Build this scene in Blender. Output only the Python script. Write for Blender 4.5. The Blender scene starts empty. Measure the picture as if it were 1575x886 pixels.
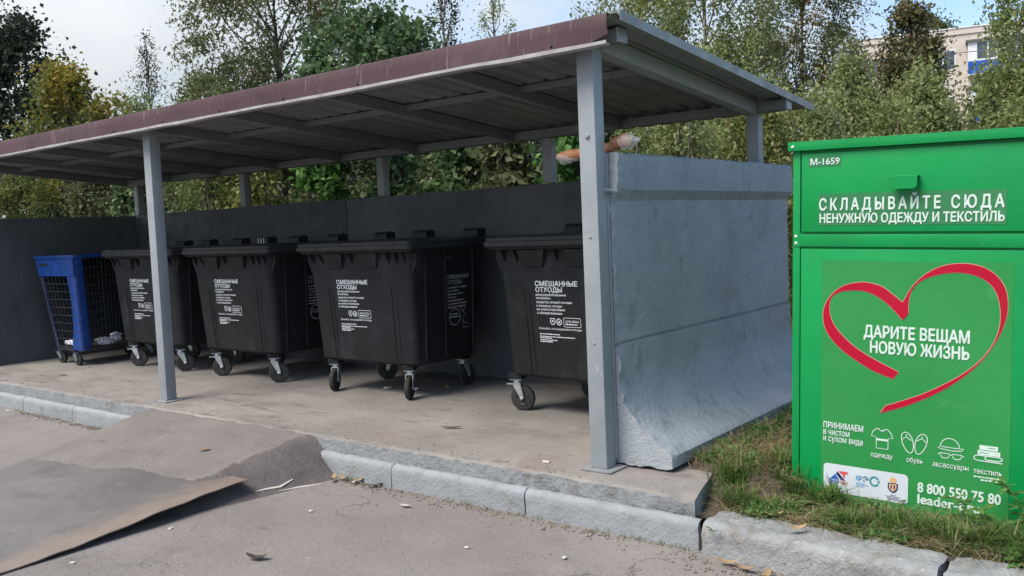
import bpy, bmesh, math, random
import numpy as np
from mathutils import Vector, Matrix, noise

random.seed(11)
rng = np.random.default_rng(11)
scene = bpy.context.scene
COL = scene.collection
R = math.radians

# ------------------------------------------------------------------ camera
def make_camera():
    yaw, pitch, roll = R(38.2), R(3.87), R(-2.43)
    fw = Vector((-math.sin(yaw) * math.cos(pitch), math.cos(yaw) * math.cos(pitch), -math.sin(pitch)))
    rt = Vector((math.cos(yaw), math.sin(yaw), 0))
    up = rt.cross(fw)
    r2 = rt * math.cos(roll) + up * math.sin(roll)
    u2 = -rt * math.sin(roll) + up * math.cos(roll)
    cd = bpy.data.cameras.new('camera')
    cd.sensor_width = 36
    cd.lens = 1380 / 1575 * 36
    cd.clip_start = 0.05
    cd.clip_end = 2000
    co = bpy.data.objects.new('camera', cd)
    m = Matrix((r2, u2, -fw)).transposed().to_4x4()
    m.translation = Vector((0, 0, 1.5))
    co.matrix_world = m
    COL.objects.link(co)
    scene.camera = co
make_camera()

# ------------------------------------------------------------------ light
SUN_DIR = Vector((-0.20, -0.66, 1.0)).normalized()
SUN_STRENGTH = 2.3
SUN_ANGLE = 32
EXPOSURE = 1.1
SKY_STRENGTH = 0.10
CLOUD = 3.6

def make_light():
    sd = bpy.data.lights.new('sun', 'SUN')
    sd.energy = SUN_STRENGTH
    sd.angle = R(SUN_ANGLE)
    sd.color = (1.0, 0.93, 0.82)
    so = bpy.data.objects.new('sun', sd)
    so.rotation_euler = SUN_DIR.to_track_quat('Z', 'Y').to_euler()
    so.location = (0, 0, 30)
    COL.objects.link(so)
    w = bpy.data.worlds.new('World')
    scene.world = w
    w.use_nodes = True
    nt = w.node_tree
    nt.nodes.clear()
    N, L = nt.nodes.new, nt.links.new
    out = N('ShaderNodeOutputWorld')
    bg = N('ShaderNodeBackground')
    bg.inputs['Strength'].default_value = SKY_STRENGTH
    sky = N('ShaderNodeTexSky')
    sky.sky_type = 'NISHITA'
    sky.sun_disc = False
    sky.sun_elevation = math.asin(SUN_DIR.z)
    sky.sun_rotation = math.atan2(SUN_DIR.x, SUN_DIR.y)
    sky.air_density = 1.0
    sky.dust_density = 0.6
    sky.ozone_density = 2.0
    tc = N('ShaderNodeTexCoord')
    mp = N('ShaderNodeMapping')
    mp.inputs['Scale'].default_value = (1.0, 1.0, 1.9)
    mp.inputs['Location'].default_value = (0.35, 0.2, 0.1)
    L(tc.outputs['Generated'], mp.inputs['Vector'])
    nz = N('ShaderNodeTexNoise')
    nz.inputs['Scale'].default_value = 3.1
    nz.inputs['Detail'].default_value = 8
    nz.inputs['Roughness'].default_value = 0.55
    L(mp.outputs['Vector'], nz.inputs['Vector'])
    dot = N('ShaderNodeVectorMath')
    dot.operation = 'DOT_PRODUCT'
    dot.inputs[1].default_value = (-0.92, -0.30, -0.25)
    L(tc.outputs['Generated'], dot.inputs[0])
    ma = N('ShaderNodeMath')
    ma.operation = 'MULTIPLY_ADD'
    ma.inputs[1].default_value = 0.40
    L(dot.outputs['Value'], ma.inputs[0])
    L(nz.outputs['Fac'], ma.inputs[2])
    rp = N('ShaderNodeValToRGB')
    rp.color_ramp.elements[0].position = 0.48
    rp.color_ramp.elements[1].position = 0.68
    L(ma.outputs[0], rp.inputs['Fac'])
    # a second, softer noise gives the cloud deck its grey undersides
    n2 = N('ShaderNodeTexNoise')
    n2.inputs['Scale'].default_value = 2.2
    n2.inputs['Detail'].default_value = 5
    L(mp.outputs['Vector'], n2.inputs['Vector'])
    cr = N('ShaderNodeValToRGB')
    cr.color_ramp.elements[0].position = 0.32
    cr.color_ramp.elements[0].color = (CLOUD * .72, CLOUD * .82, CLOUD * .93, 1)
    cr.color_ramp.elements[1].position = 0.62
    cr.color_ramp.elements[1].color = (CLOUD * 1.05, CLOUD * 1.10, CLOUD * 1.14, 1)
    L(n2.outputs['Fac'], cr.inputs['Fac'])
    # an overcast deck is about three times brighter overhead than low down
    sep = N('ShaderNodeSeparateXYZ'); L(tc.outputs['Generated'], sep.inputs[0])
    lum = N('ShaderNodeMapRange')
    lum.inputs['From Min'].default_value = 0.0; lum.inputs['From Max'].default_value = 1.0
    lum.inputs['To Min'].default_value = .66; lum.inputs['To Max'].default_value = 2.7
    L(sep.outputs['Z'], lum.inputs['Value'])
    vm = N('ShaderNodeVectorMath'); vm.operation = 'SCALE'
    L(cr.outputs['Color'], vm.inputs[0]); L(lum.outputs['Result'], vm.inputs['Scale'])
    mx = N('ShaderNodeMix')
    mx.data_type = 'RGBA'
    L(rp.outputs['Color'], mx.inputs['Factor'])
    L(sky.outputs['Color'], mx.inputs['A'])
    L(vm.outputs[0], mx.inputs['B'])
    L(mx.outputs['Result'], bg.inputs['Color'])
    L(bg.outputs['Background'], out.inputs['Surface'])
make_light()
scene.view_settings.view_transform = 'Standard'
scene.view_settings.look = 'None'
scene.view_settings.exposure = EXPOSURE
scene.view_settings.gamma = 1.0
scene.view_settings.use_curve_mapping = False
scene.cycles.max_bounces = 8
scene.cycles.transparent_max_bounces = 12

# ------------------------------------------------------------------ materials
def pmat(name, c1, c2=None, scale=6.0, rough=0.7, bump=0.0, bscale=40.0, metal=0.0, layers=(), spec=0.5,
         detail=6.0, stretch=(1, 1, 1), bdist=0.01, coat=0.0, bumps2=None):
    """noise-mixed base colour, then layers (scale, lo, hi, colour, stretch) of stains over it, and a noise bump"""
    m = bpy.data.materials.new(name)
    m.use_nodes = True
    nt = m.node_tree
    N, L = nt.nodes.new, nt.links.new
    b = nt.nodes['Principled BSDF']
    b.inputs['Metallic'].default_value = metal
    b.inputs['Specular IOR Level'].default_value = spec
    if coat:
        b.inputs['Coat Weight'].default_value = coat
        b.inputs['Coat Roughness'].default_value = 0.15
    tc = N('ShaderNodeTexCoord')
    oi = N('ShaderNodeObjectInfo')
    mul = N('ShaderNodeMath'); mul.operation = 'MULTIPLY'; mul.inputs[1].default_value = 31.7
    L(oi.outputs['Random'], mul.inputs[0])
    add = N('ShaderNodeVectorMath'); add.operation = 'ADD'
    L(tc.outputs['Object'], add.inputs[0]); L(mul.outputs[0], add.inputs[1])
    vec = add.outputs[0]
    def noise_node(sc, st=(1, 1, 1), det=detail, off=0.0, ro=0.6):
        mp = N('ShaderNodeMapping')
        mp.inputs['Scale'].default_value = st
        mp.inputs['Location'].default_value = (off, off * .7, off * .3)
        L(vec, mp.inputs['Vector'])
        n = N('ShaderNodeTexNoise')
        n.inputs['Scale'].default_value = sc
        n.inputs['Detail'].default_value = det
        n.inputs['Roughness'].default_value = ro
        L(mp.outputs['Vector'], n.inputs['Vector'])
        return n
    col = None
    if c2 is None:
        rgb = N('ShaderNodeRGB'); rgb.outputs[0].default_value = (*c1, 1); col = rgb.outputs[0]
    else:
        n = noise_node(scale, stretch)
        r = N('ShaderNodeValToRGB')
        r.color_ramp.elements[0].position = 0.33; r.color_ramp.elements[0].color = (*c1, 1)
        r.color_ramp.elements[1].position = 0.67; r.color_ramp.elements[1].color = (*c2, 1)
        L(n.outputs['Fac'], r.inputs['Fac'])
        col = r.outputs['Color']
    rfac = None
    for i, ly in enumerate(layers):
        sc, lo, hi, c = ly[:4]
        st = ly[4] if len(ly) > 4 else (1, 1, 1)
        amt = ly[5] if len(ly) > 5 else 1.0
        n = noise_node(sc, st, 7, 3.1 * (i + 1), 0.65)
        mr = N('ShaderNodeMapRange')
        mr.inputs['From Min'].default_value = lo; mr.inputs['From Max'].default_value = hi
        mr.inputs['To Max'].default_value = amt
        L(n.outputs['Fac'], mr.inputs['Value'])
        mx = N('ShaderNodeMix'); mx.data_type = 'RGBA'
        L(mr.outputs['Result'], mx.inputs['Factor'])
        L(col, mx.inputs['A']); mx.inputs['B'].default_value = (*c, 1)
        col = mx.outputs['Result']
    L(col, b.inputs['Base Color'])
    nr = noise_node(scale * 1.7 + 2, (1, 1, 1), 4, 9.0)
    mr = N('ShaderNodeMapRange')
    mr.inputs['From Min'].default_value = .3; mr.inputs['From Max'].default_value = .7
    mr.inputs['To Min'].default_value = max(0.05, rough - .1); mr.inputs['To Max'].default_value = min(1, rough + .1)
    L(nr.outputs['Fac'], mr.inputs['Value']); L(mr.outputs['Result'], b.inputs['Roughness'])
    if bump:
        nb = noise_node(bscale, (1, 1, 1), 8, 5.0, 0.65)
        bp = N('ShaderNodeBump')
        bp.inputs['Strength'].default_value = bump
        bp.inputs['Distance'].default_value = bdist
        L(nb.outputs['Fac'], bp.inputs['Height'])
        last = bp.outputs['Normal']
        if bumps2:
            nb2 = noise_node(bumps2[0], (1, 1, 1), 4, 8.0)
            b2 = N('ShaderNodeBump')
            b2.inputs['Strength'].default_value = bumps2[1]
            b2.inputs['Distance'].default_value = bumps2[2]
            L(nb2.outputs['Fac'], b2.inputs['Height']); L(last, b2.inputs['Normal'])
            last = b2.outputs['Normal']
        L(last, b.inputs['Normal'])
    return m

def leafmat(name, cols, patch=None, trans=0.42, pscale=1.2, plo=.48, phi=.62):
    """leaves: a random colour per leaf out of a ramp, patches of another ramp where a noise says so"""
    m = bpy.data.materials.new(name)
    m.use_nodes = True
    nt = m.node_tree
    N, L = nt.nodes.new, nt.links.new
    b = nt.nodes['Principled BSDF']; out = nt.nodes['Material Output']
    b.inputs['Roughness'].default_value = .5
    b.inputs['Specular IOR Level'].default_value = .22
    g = N('ShaderNodeNewGeometry')
    def ramp(cs):
        r = N('ShaderNodeValToRGB')
        e = r.color_ramp.elements
        while len(e) < len(cs): e.new(0.5)
        for i, c in enumerate(cs):
            e[i].position = i / max(1, len(cs) - 1); e[i].color = (*c, 1)
        L(g.outputs['Random Per Island'], r.inputs['Fac'])
        return r.outputs['Color']
    col = ramp(cols)
    if patch:
        tc = N('ShaderNodeTexCoord')
        n = N('ShaderNodeTexNoise'); n.inputs['Scale'].default_value = pscale; n.inputs['Detail'].default_value = 3
        L(tc.outputs['Object'], n.inputs['Vector'])
        mr = N('ShaderNodeMapRange'); mr.inputs['From Min'].default_value = plo; mr.inputs['From Max'].default_value = phi
        L(n.outputs['Fac'], mr.inputs['Value'])
        mx = N('ShaderNodeMix'); mx.data_type = 'RGBA'
        L(mr.outputs['Result'], mx.inputs['Factor']); L(col, mx.inputs['A']); L(ramp(patch), mx.inputs['B'])
        col = mx.outputs['Result']
    L(col, b.inputs['Base Color'])
    t = N('ShaderNodeBsdfTranslucent'); L(col, t.inputs['Color'])
    ms = N('ShaderNodeMixShader'); ms.inputs['Fac'].default_value = trans
    L(b.outputs[0], ms.inputs[1]); L(t.outputs[0], ms.inputs[2]); L(ms.outputs[0], out.inputs['Surface'])
    return m

M = {}
M['wallpaint'] = pmat('wall_paint', (.255, .285, .308), (.335, .365, .39), 2.4, .5, 1.0, 24, layers=[
    (2.0, .54, .66, (.36, .38, .405), (1, 1, .4), .6), (7, .57, .68, (.17, .195, .21), (1, 1, .55), .7), (3.4, .60, .70, (.21, .215, .21), (1.6, 1.6, .18), .6),
    (34, .64, .69, (.12, .135, .14), (1, 1, .7), .8), (30, .66, .71, (.43, .46, .48), (1, 1, 1), .8)], bdist=.012, bumps2=(7, .6, .022))
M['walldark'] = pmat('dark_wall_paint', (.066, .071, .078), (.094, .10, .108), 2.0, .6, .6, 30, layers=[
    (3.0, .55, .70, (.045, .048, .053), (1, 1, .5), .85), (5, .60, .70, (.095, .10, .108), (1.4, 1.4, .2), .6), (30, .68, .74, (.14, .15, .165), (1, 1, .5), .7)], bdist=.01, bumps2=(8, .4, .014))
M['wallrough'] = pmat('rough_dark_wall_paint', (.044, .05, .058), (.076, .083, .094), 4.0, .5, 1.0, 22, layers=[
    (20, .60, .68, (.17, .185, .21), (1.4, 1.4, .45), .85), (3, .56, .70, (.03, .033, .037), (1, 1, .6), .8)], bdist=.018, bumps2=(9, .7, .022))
M['postpaint'] = pmat('post_paint', (.225, .25, .272), (.27, .295, .315), 4.0, .42, .3, 40, layers=[
    (20, .66, .70, (.40, .42, .44), (1, 1, .6), .6), (9, .62, .72, (.19, .185, .18), (1, 1, .3), .6), (30, .70, .73, (.11, .075, .055), (1, 1, .6), .8)], bdist=.004)
M['beampaint'] = pmat('beam_paint', (.115, .13, .138), (.16, .175, .182), 3.0, .5, .15, 50, layers=[
    (12, .62, .74, (.09, .08, .078), (1, 1, 1), .6)], bdist=.003)
M['roofsheet'] = pmat('roof_sheet', (.18, .18, .182), (.25, .25, .245), 2.5, .42, .08, 30, metal=.25, layers=[
    (6, .58, .72, (.085, .07, .06), (.3, 1, 1), .6), (14, .66, .72, (.28, .29, .28), (1, .2, 1), .5)], bdist=.003)
M['fascia'] = pmat('fascia_paint', (.056, .031, .036), (.080, .046, .052), 2.0, .6, .15, 30, layers=[
    (11, .60, .68, (.30, .26, .27), (3.4, 1, .2), .6), (5, .58, .72, (.10, .07, .078), (1, 1, .5), .75), (22, .66, .71, (.045, .03, .03), (1.6, 1, .4), .7)], bdist=.004, spec=.2)
M['fascialip'] = pmat('fascia_lip', (.38, .37, .385), (.26, .24, .25), 9.0, .45, .1, 30, bdist=.002)
M['slab'] = pmat('slab_concrete', (.205, .186, .17), (.275, .253, .234), 1.6, .87, 1.0, 60, layers=[
    (1.0, .52, .70, (.145, .13, .118), (1, 1.6, 1), .85), (3.0, .57, .70, (.105, .088, .081), (.5, 2.0, 1), .8), (9, .60, .70, (.11, .095, .088), (.4, 2.2, 1), .7),
    (40, .62, .69, (.34, .32, .30), (1, 1, 1), .6), (46, .63, .70, (.10, .09, .085), (1, 1, 1), .6), (1.6, .58, .68, (.22, .17, .16), (1, 1, 1), .75)], bdist=.006, bumps2=(13, .4, .014))
M['slabedge'] = pmat('slab_edge_paint', (.21, .222, .232), (.275, .285, .295), 5.0, .8, 1.0, 40, layers=[
    (9, .52, .66, (.165, .155, .145), (1, 1, 1), .85), (26, .62, .69, (.10, .095, .09), (1, 1, 1), .8), (30, .66, .72, (.40, .41, .415), (1, 1, 1), .7)], bdist=.014, bumps2=(13, .7, .02))
M['kerb'] = pmat('kerb_paint', (.235, .25, .265), (.295, .31, .325), 4.0, .75, 1.0, 45, layers=[
    (5, .56, .70, (.175, .168, .158), (1, 1, 1.6), .75), (24, .62, .69, (.15, .15, .15), (1, 1, 1), .7), (30, .65, .71, (.40, .415, .425), (1, 1, 1), .7), (1.6, .58, .68, (.20, .19, .175), (1, 1, 1), .6)], bdist=.010, bumps2=(12, .3, .014))
M['kerbold'] = pmat('worn_kerb_concrete', (.24, .245, .25), (.32, .325, .33), 3.0, .85, 1.0, 40, layers=[
    (6, .50, .64, (.195, .18, .16), (1, 1, 1), .85), (24, .60, .68, (.42, .415, .40), (1, 1, 1), .8), (26, .63, .70, (.10, .095, .085), (1, 1, 1), .8), (2.2, .58, .7, (.22, .235, .255), (1, 1, 1), .7)], bdist=.014, bumps2=(10, .7, .024))
M['road'] = pmat('road_asphalt', (.175, .156, .148), (.235, .212, .202), .8, .9, 1.0, 70, layers=[
    (2.2, .55, .72, (.135, .118, .112), (1, 1, 1), .75), (.6, .50, .64, (.245, .208, .188), (1, 1, 1), .75), (5.5, .60, .72, (.27, .245, .232), (1, 1, 1), .5),
    (38, .60, .68, (.30, .28, .265), (1, 1, 1), .55), (44, .60, .68, (.085, .076, .073), (1.3, .8, 1), .65), (90, .60, .68, (.33, .31, .295), (1, 1, 1), .5),
    (3.4, .64, .72, (.10, .086, .082), (.4, 2.2, 1), .65)], bdist=.008, bumps2=(20, .45, .014))
def add_cracks(m, scale, col, width, gate):
    nt = m.node_tree; N, L = nt.nodes.new, nt.links.new
    bs = nt.nodes['Principled BSDF']; old = bs.inputs['Base Color'].links[0].from_socket
    tc = N('ShaderNodeTexCoord')
    wn = N('ShaderNodeTexNoise'); wn.inputs['Scale'].default_value = 3.0; wn.inputs['Detail'].default_value = 6
    L(tc.outputs['Object'], wn.inputs['Vector'])
    vm = N('ShaderNodeVectorMath'); vm.operation = 'MULTIPLY_ADD'; vm.inputs[1].default_value = (.55, .55, .55)
    L(wn.outputs['Color'], vm.inputs[0]); L(tc.outputs['Object'], vm.inputs[2])
    vo = N('ShaderNodeTexVoronoi'); vo.feature = 'DISTANCE_TO_EDGE'; vo.inputs['Scale'].default_value = scale
    L(vm.outputs[0], vo.inputs['Vector'])
    mr = N('ShaderNodeMapRange'); mr.inputs['From Min'].default_value = 0; mr.inputs['From Max'].default_value = width
    mr.inputs['To Min'].default_value = 1; mr.inputs['To Max'].default_value = 0
    L(vo.outputs['Distance'], mr.inputs['Value'])
    gn = N('ShaderNodeTexNoise'); gn.inputs['Scale'].default_value = .9; gn.inputs['Detail'].default_value = 3
    L(tc.outputs['Object'], gn.inputs['Vector'])
    gr = N('ShaderNodeMapRange'); gr.inputs['From Min'].default_value = gate; gr.inputs['From Max'].default_value = gate + .08
    L(gn.outputs['Fac'], gr.inputs['Value'])
    mu = N('ShaderNodeMath'); mu.operation = 'MULTIPLY'; L(mr.outputs['Result'], mu.inputs[0]); L(gr.outputs['Result'], mu.inputs[1])
    m2 = N('ShaderNodeMath'); m2.operation = 'MULTIPLY'; m2.inputs[1].default_value = .75; L(mu.outputs[0], m2.inputs[0])
    mx = N('ShaderNodeMix'); mx.data_type = 'RGBA'
    L(m2.outputs[0], mx.inputs['Factor']); L(old, mx.inputs['A']); mx.inputs['B'].default_value = (*col, 1)
    L(mx.outputs['Result'], bs.inputs['Base Color'])
add_cracks(M['road'], 1.1, (.075, .066, .062), .010, .48)
add_cracks(M['slab'], .8, (.09, .08, .072), .006, .56)
M['ramp'] = pmat('ramp_asphalt', (.150, .131, .121), (.205, .18, .166), 1.6, .9, 1.0, 60, layers=[
    (42, .60, .69, (.25, .23, .215), (1, 1, 1), .6), (46, .61, .70, (.06, .054, .052), (1.2, .8, 1), .7), (2.4, .54, .68, (.20, .172, .155), (.5, 1.6, 1), .7), (3, .58, .7, (.095, .08, .075), (.6, 1.8, 1), .7)], bdist=.010, bumps2=(16, .45, .016))
M['mound'] = pmat('coarse_asphalt', (.095, .082, .080), (.135, .118, .114), 5, .92, 1.0, 65, layers=[
    (55, .60, .70, (.20, .185, .18), (1, 1, 1), .6), (55, .62, .72, (.04, .036, .036), (1.2, .8, 1), .8)], bdist=.014, bumps2=(18, .5, .02))
M['steel'] = pmat('worn_steel', (.122, .110, .106), (.165, .150, .145), 1.4, .55, .3, 45, metal=.15, layers=[
    (2.0, .53, .68, (.10, .095, .098), (1, 2.0, 1), .8), (4, .58, .70, (.19, .16, .142), (1, 1, 1), .7), (16, .64, .71, (.085, .072, .068), (2.2, .5, 1), .75), (30, .66, .72, (.30, .285, .275), (1, 1, 1), .6)], bdist=.004, bumps2=(4, .2, .02))
M['rust'] = pmat('rusty_steel', (.25, .165, .115), (.33, .25, .20), 7, .75, .4, 70, layers=[
    (14, .52, .66, (.20, .19, .195), (1, 1, 1), .8)], bdist=.003)
M['black'] = pmat('black_plastic', (.0125, .0135, .0155), (.019, .0205, .023), 3.0, .6, .15, 90, layers=[
    (3.2, .56, .74, (.045, .048, .052), (1, 1, .5), .8), (16, .65, .72, (.095, .10, .105), (2.2, 2.2, .16), .65), (8, .67, .73, (.06, .056, .052), (1, 1, 1), .5)], bdist=.002, spec=.22)
M['blacklid'] = pmat('black_lid_plastic', (.020, .0215, .024), (.032, .034, .037), 4.0, .42, .15, 90, layers=[
    (14, .62, .72, (.075, .08, .085), (.3, 1, 1), .7)], bdist=.002, spec=.3)
M['rubber'] = pmat('tyre_rubber', (.022, .021, .02), (.04, .038, .036), 14, .85, .3, 80, layers=[(9, .56, .7, (.085, .075, .066), (1, 1, 1), .6)], bdist=.003)
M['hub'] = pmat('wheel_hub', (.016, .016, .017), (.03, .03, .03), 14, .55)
M['zinc'] = pmat('zinc_steel', (.42, .44, .45), (.58, .60, .61), 16, .38, .1, 80, metal=.75, layers=[(20, .62, .72, (.22, .18, .15), (1, 1, 1), .6)])
M['white'] = pmat('white_print', (.66, .68, .70), (.78, .80, .82), 40, .6)
M['whitedim'] = pmat('worn_white_print', (.16, .165, .17), (.50, .51, .52), 30, .6)
M['blue'] = pmat('blue_plastic', (.007, .045, .22), (.011, .062, .30), 4, .4, .08, 60, layers=[(7, .64, .74, (.05, .11, .30), (1, 1, .4), .6)], bdist=.002)
M['bluedark'] = pmat('dark_blue_plastic', (.010, .022, .07), (.016, .035, .10), 4, .5)
M['wire'] = pmat('cage_wire', (.028, .034, .05), (.06, .068, .085), 10, .5, metal=.3)
M['caster'] = pmat('grey_blue_caster', (.12, .17, .21), (.20, .25, .29), 12, .5, metal=.3)
M['green'] = pmat('green_paint', (.000, .22, .050), (.000, .262, .064), 1.5, .42, .06, 14, layers=[
    (2.6, .58, .74, (.003, .18, .045), (1, 1, .6), .75), (9, .64, .72, (.03, .21, .075), (2.2, 1, .12), .6), (34, .70, .74, (.16, .40, .22), (1, 1, 1), .6), (26, .71, .75, (.06, .075, .045), (1, 1, .5), .7), (7, .66, .76, (.05, .19, .08), (.6, 1, 1), .5)], bdist=.004, spec=.35, bumps2=(2.6, .25, .02))
M['sticker'] = pmat('green_sticker', (.020, .215, .050), (.030, .245, .064), 1.2, .5, .05, 12, layers=[
    (5, .62, .74, (.065, .29, .10), (1, 1, .3), .6), (22, .70, .74, (.16, .38, .20), (1, 1, .4), .6)], bdist=.003, spec=.25)
M['stickerdull'] = pmat('dull_green_sticker', (.030, .17, .066), (.042, .20, .08), 3, .5, spec=.25)
M['print'] = pmat('pale_print', (.50, .62, .55), (.60, .70, .64), 30, .55)
M['heartred'] = pmat('red_print', (.37, .002, .024), (.43, .004, .032), 2.0, .6, spec=.2, layers=[(1.6, .52, .62, (.34, .010, .022), (1, 1, 1), .7)])
M['heartedge'] = pmat('pale_red_print', (.62, .36, .26), (.55, .30, .2), 20, .5)
M['plate'] = pmat('white_plate_print', (.50, .55, .59), (.58, .62, .66), 6, .5)
M['logoblue'] = pmat('logo_blue', (.02, .09, .38), (.02, .11, .42), 9, .5)
M['logonavy'] = pmat('logo_navy', (.012, .015, .09), (.02, .022, .12), 9, .5)
M['logored'] = pmat('logo_red', (.55, .05, .06), (.62, .08, .09), 9, .5)
M['logoteal'] = pmat('logo_teal', (.02, .20, .24), (.03, .24, .28), 9, .5)
M['logocyan'] = pmat('logo_cyan', (.06, .26, .50), (.08, .30, .54), 9, .5)
M['logogold'] = pmat('logo_gold', (.58, .34, .16), (.66, .42, .22), 60, .5)
M['bread'] = pmat('bread_crust', (.40, .165, .08), (.56, .27, .145), 18, .45, .4, 50, layers=[(30, .60, .68, (.78, .50, .36), (1, 1, 1), .8)], bdist=.006)
M['paper'] = pmat('paper_litter', (.55, .56, .60), (.75, .76, .79), 20, .8, .3, 30)
M['stone'] = pmat('pale_stone', (.40, .37, .33), (.60, .57, .52), 12, .85, .5, 60)
M['dryleaf'] = pmat('dry_leaf', (.20, .125, .06), (.36, .25, .13), 10, .8, .3, 40)
M['darkleaf'] = pmat('dark_dead_leaf', (.03, .025, .02), (.07, .055, .04), 12, .7, .3, 40)
M['soil'] = pmat('soil', (.075, .055, .04), (.14, .108, .078), 5, .95, 1.0, 60, layers=[(9, .55, .68, (.20, .165, .11), (1, 1, 1), .6), (3, .55, .65, (.05, .065, .025), (1, 1, 1), .5)], bdist=.02, bumps2=(11, .5, .03))
M['facade'] = pmat('facade_plaster', (.56, .49, .44), (.62, .55, .50), .6, .9, .1, 8, layers=[(.9, .58, .7, (.58, .52, .47), (1, 1, .4), .6)])
M['fwhite'] = pmat('facade_white', (.70, .71, .73), (.78, .79, .80), 3, .6)
M['fblue'] = pmat('balcony_blue', (.01, .10, .50), (.015, .13, .56), 2, .5)
M['glass'] = pmat('window_glass', (.05, .065, .08), (.10, .12, .14), 1.2, .12)
M['fdark'] = pmat('canopy_edge', (.13, .12, .12), (.18, .17, .17), 2, .7)
M['barkbirch'] = pmat('birch_bark', (.50, .48, .44), (.62, .60, .56), 4, .8, .3, 20, layers=[(7, .60, .66, (.05, .045, .04), (.5, .5, 3), .9)])
M['bark'] = pmat('dark_bark', (.055, .045, .036), (.10, .085, .07), 7, .9, .6, 20)
M['twig'] = pmat('twig_bark', (.09, .07, .05), (.15, .125, .095), 7, .9)
def clearbag():
    m = bpy.data.materials.new('clear_film'); m.use_nodes = True
    nt = m.node_tree; N, L = nt.nodes.new, nt.links.new
    b = nt.nodes['Principled BSDF']; out = nt.nodes['Material Output']
    b.inputs['Base Color'].default_value = (.85, .88, .9, 1); b.inputs['Roughness'].default_value = .2
    t = N('ShaderNodeBsdfTransparent'); ms = N('ShaderNodeMixShader')
    n = N('ShaderNodeTexNoise'); n.inputs['Scale'].default_value = 35
    mr = N('ShaderNodeMapRange'); mr.inputs['From Min'].default_value = .35; mr.inputs['From Max'].default_value = .7
    mr.inputs['To Min'].default_value = .03; mr.inputs['To Max'].default_value = .5
    L(n.outputs['Fac'], mr.inputs['Value']); L(mr.outputs['Result'], ms.inputs['Fac'])
    L(t.outputs[0], ms.inputs[1]); L(b.outputs[0], ms.inputs[2]); L(ms.outputs[0], out.inputs['Surface'])
    return m
M['film'] = clearbag()

# ------------------------------------------------------------------ mesh helpers
def tag(o, label=None, cat=None, group=None, kind=None):
    if label: o['label'] = label
    if cat: o['category'] = cat
    if group: o['group'] = group
    if kind: o['kind'] = kind
    return o

def link(o, parent=None):
    COL.objects.link(o)
    if parent is not None: o.parent = parent
    return o

def empty(name, label, cat, loc=(0, 0, 0), rz=0.0, group=None):
    o = bpy.data.objects.new(name, None)
    o.empty_display_size = .1
    o.location = loc; o.rotation_euler = (0, 0, rz)
    link(o)
    return tag(o, label, cat, group)

def copy_tree(o, parent=None):
    c = o.copy(); link(c, parent)
    if parent is not None: c.matrix_parent_inverse = o.matrix_parent_inverse
    for ch in list(o.children): copy_tree(ch, c)
    return c

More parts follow.
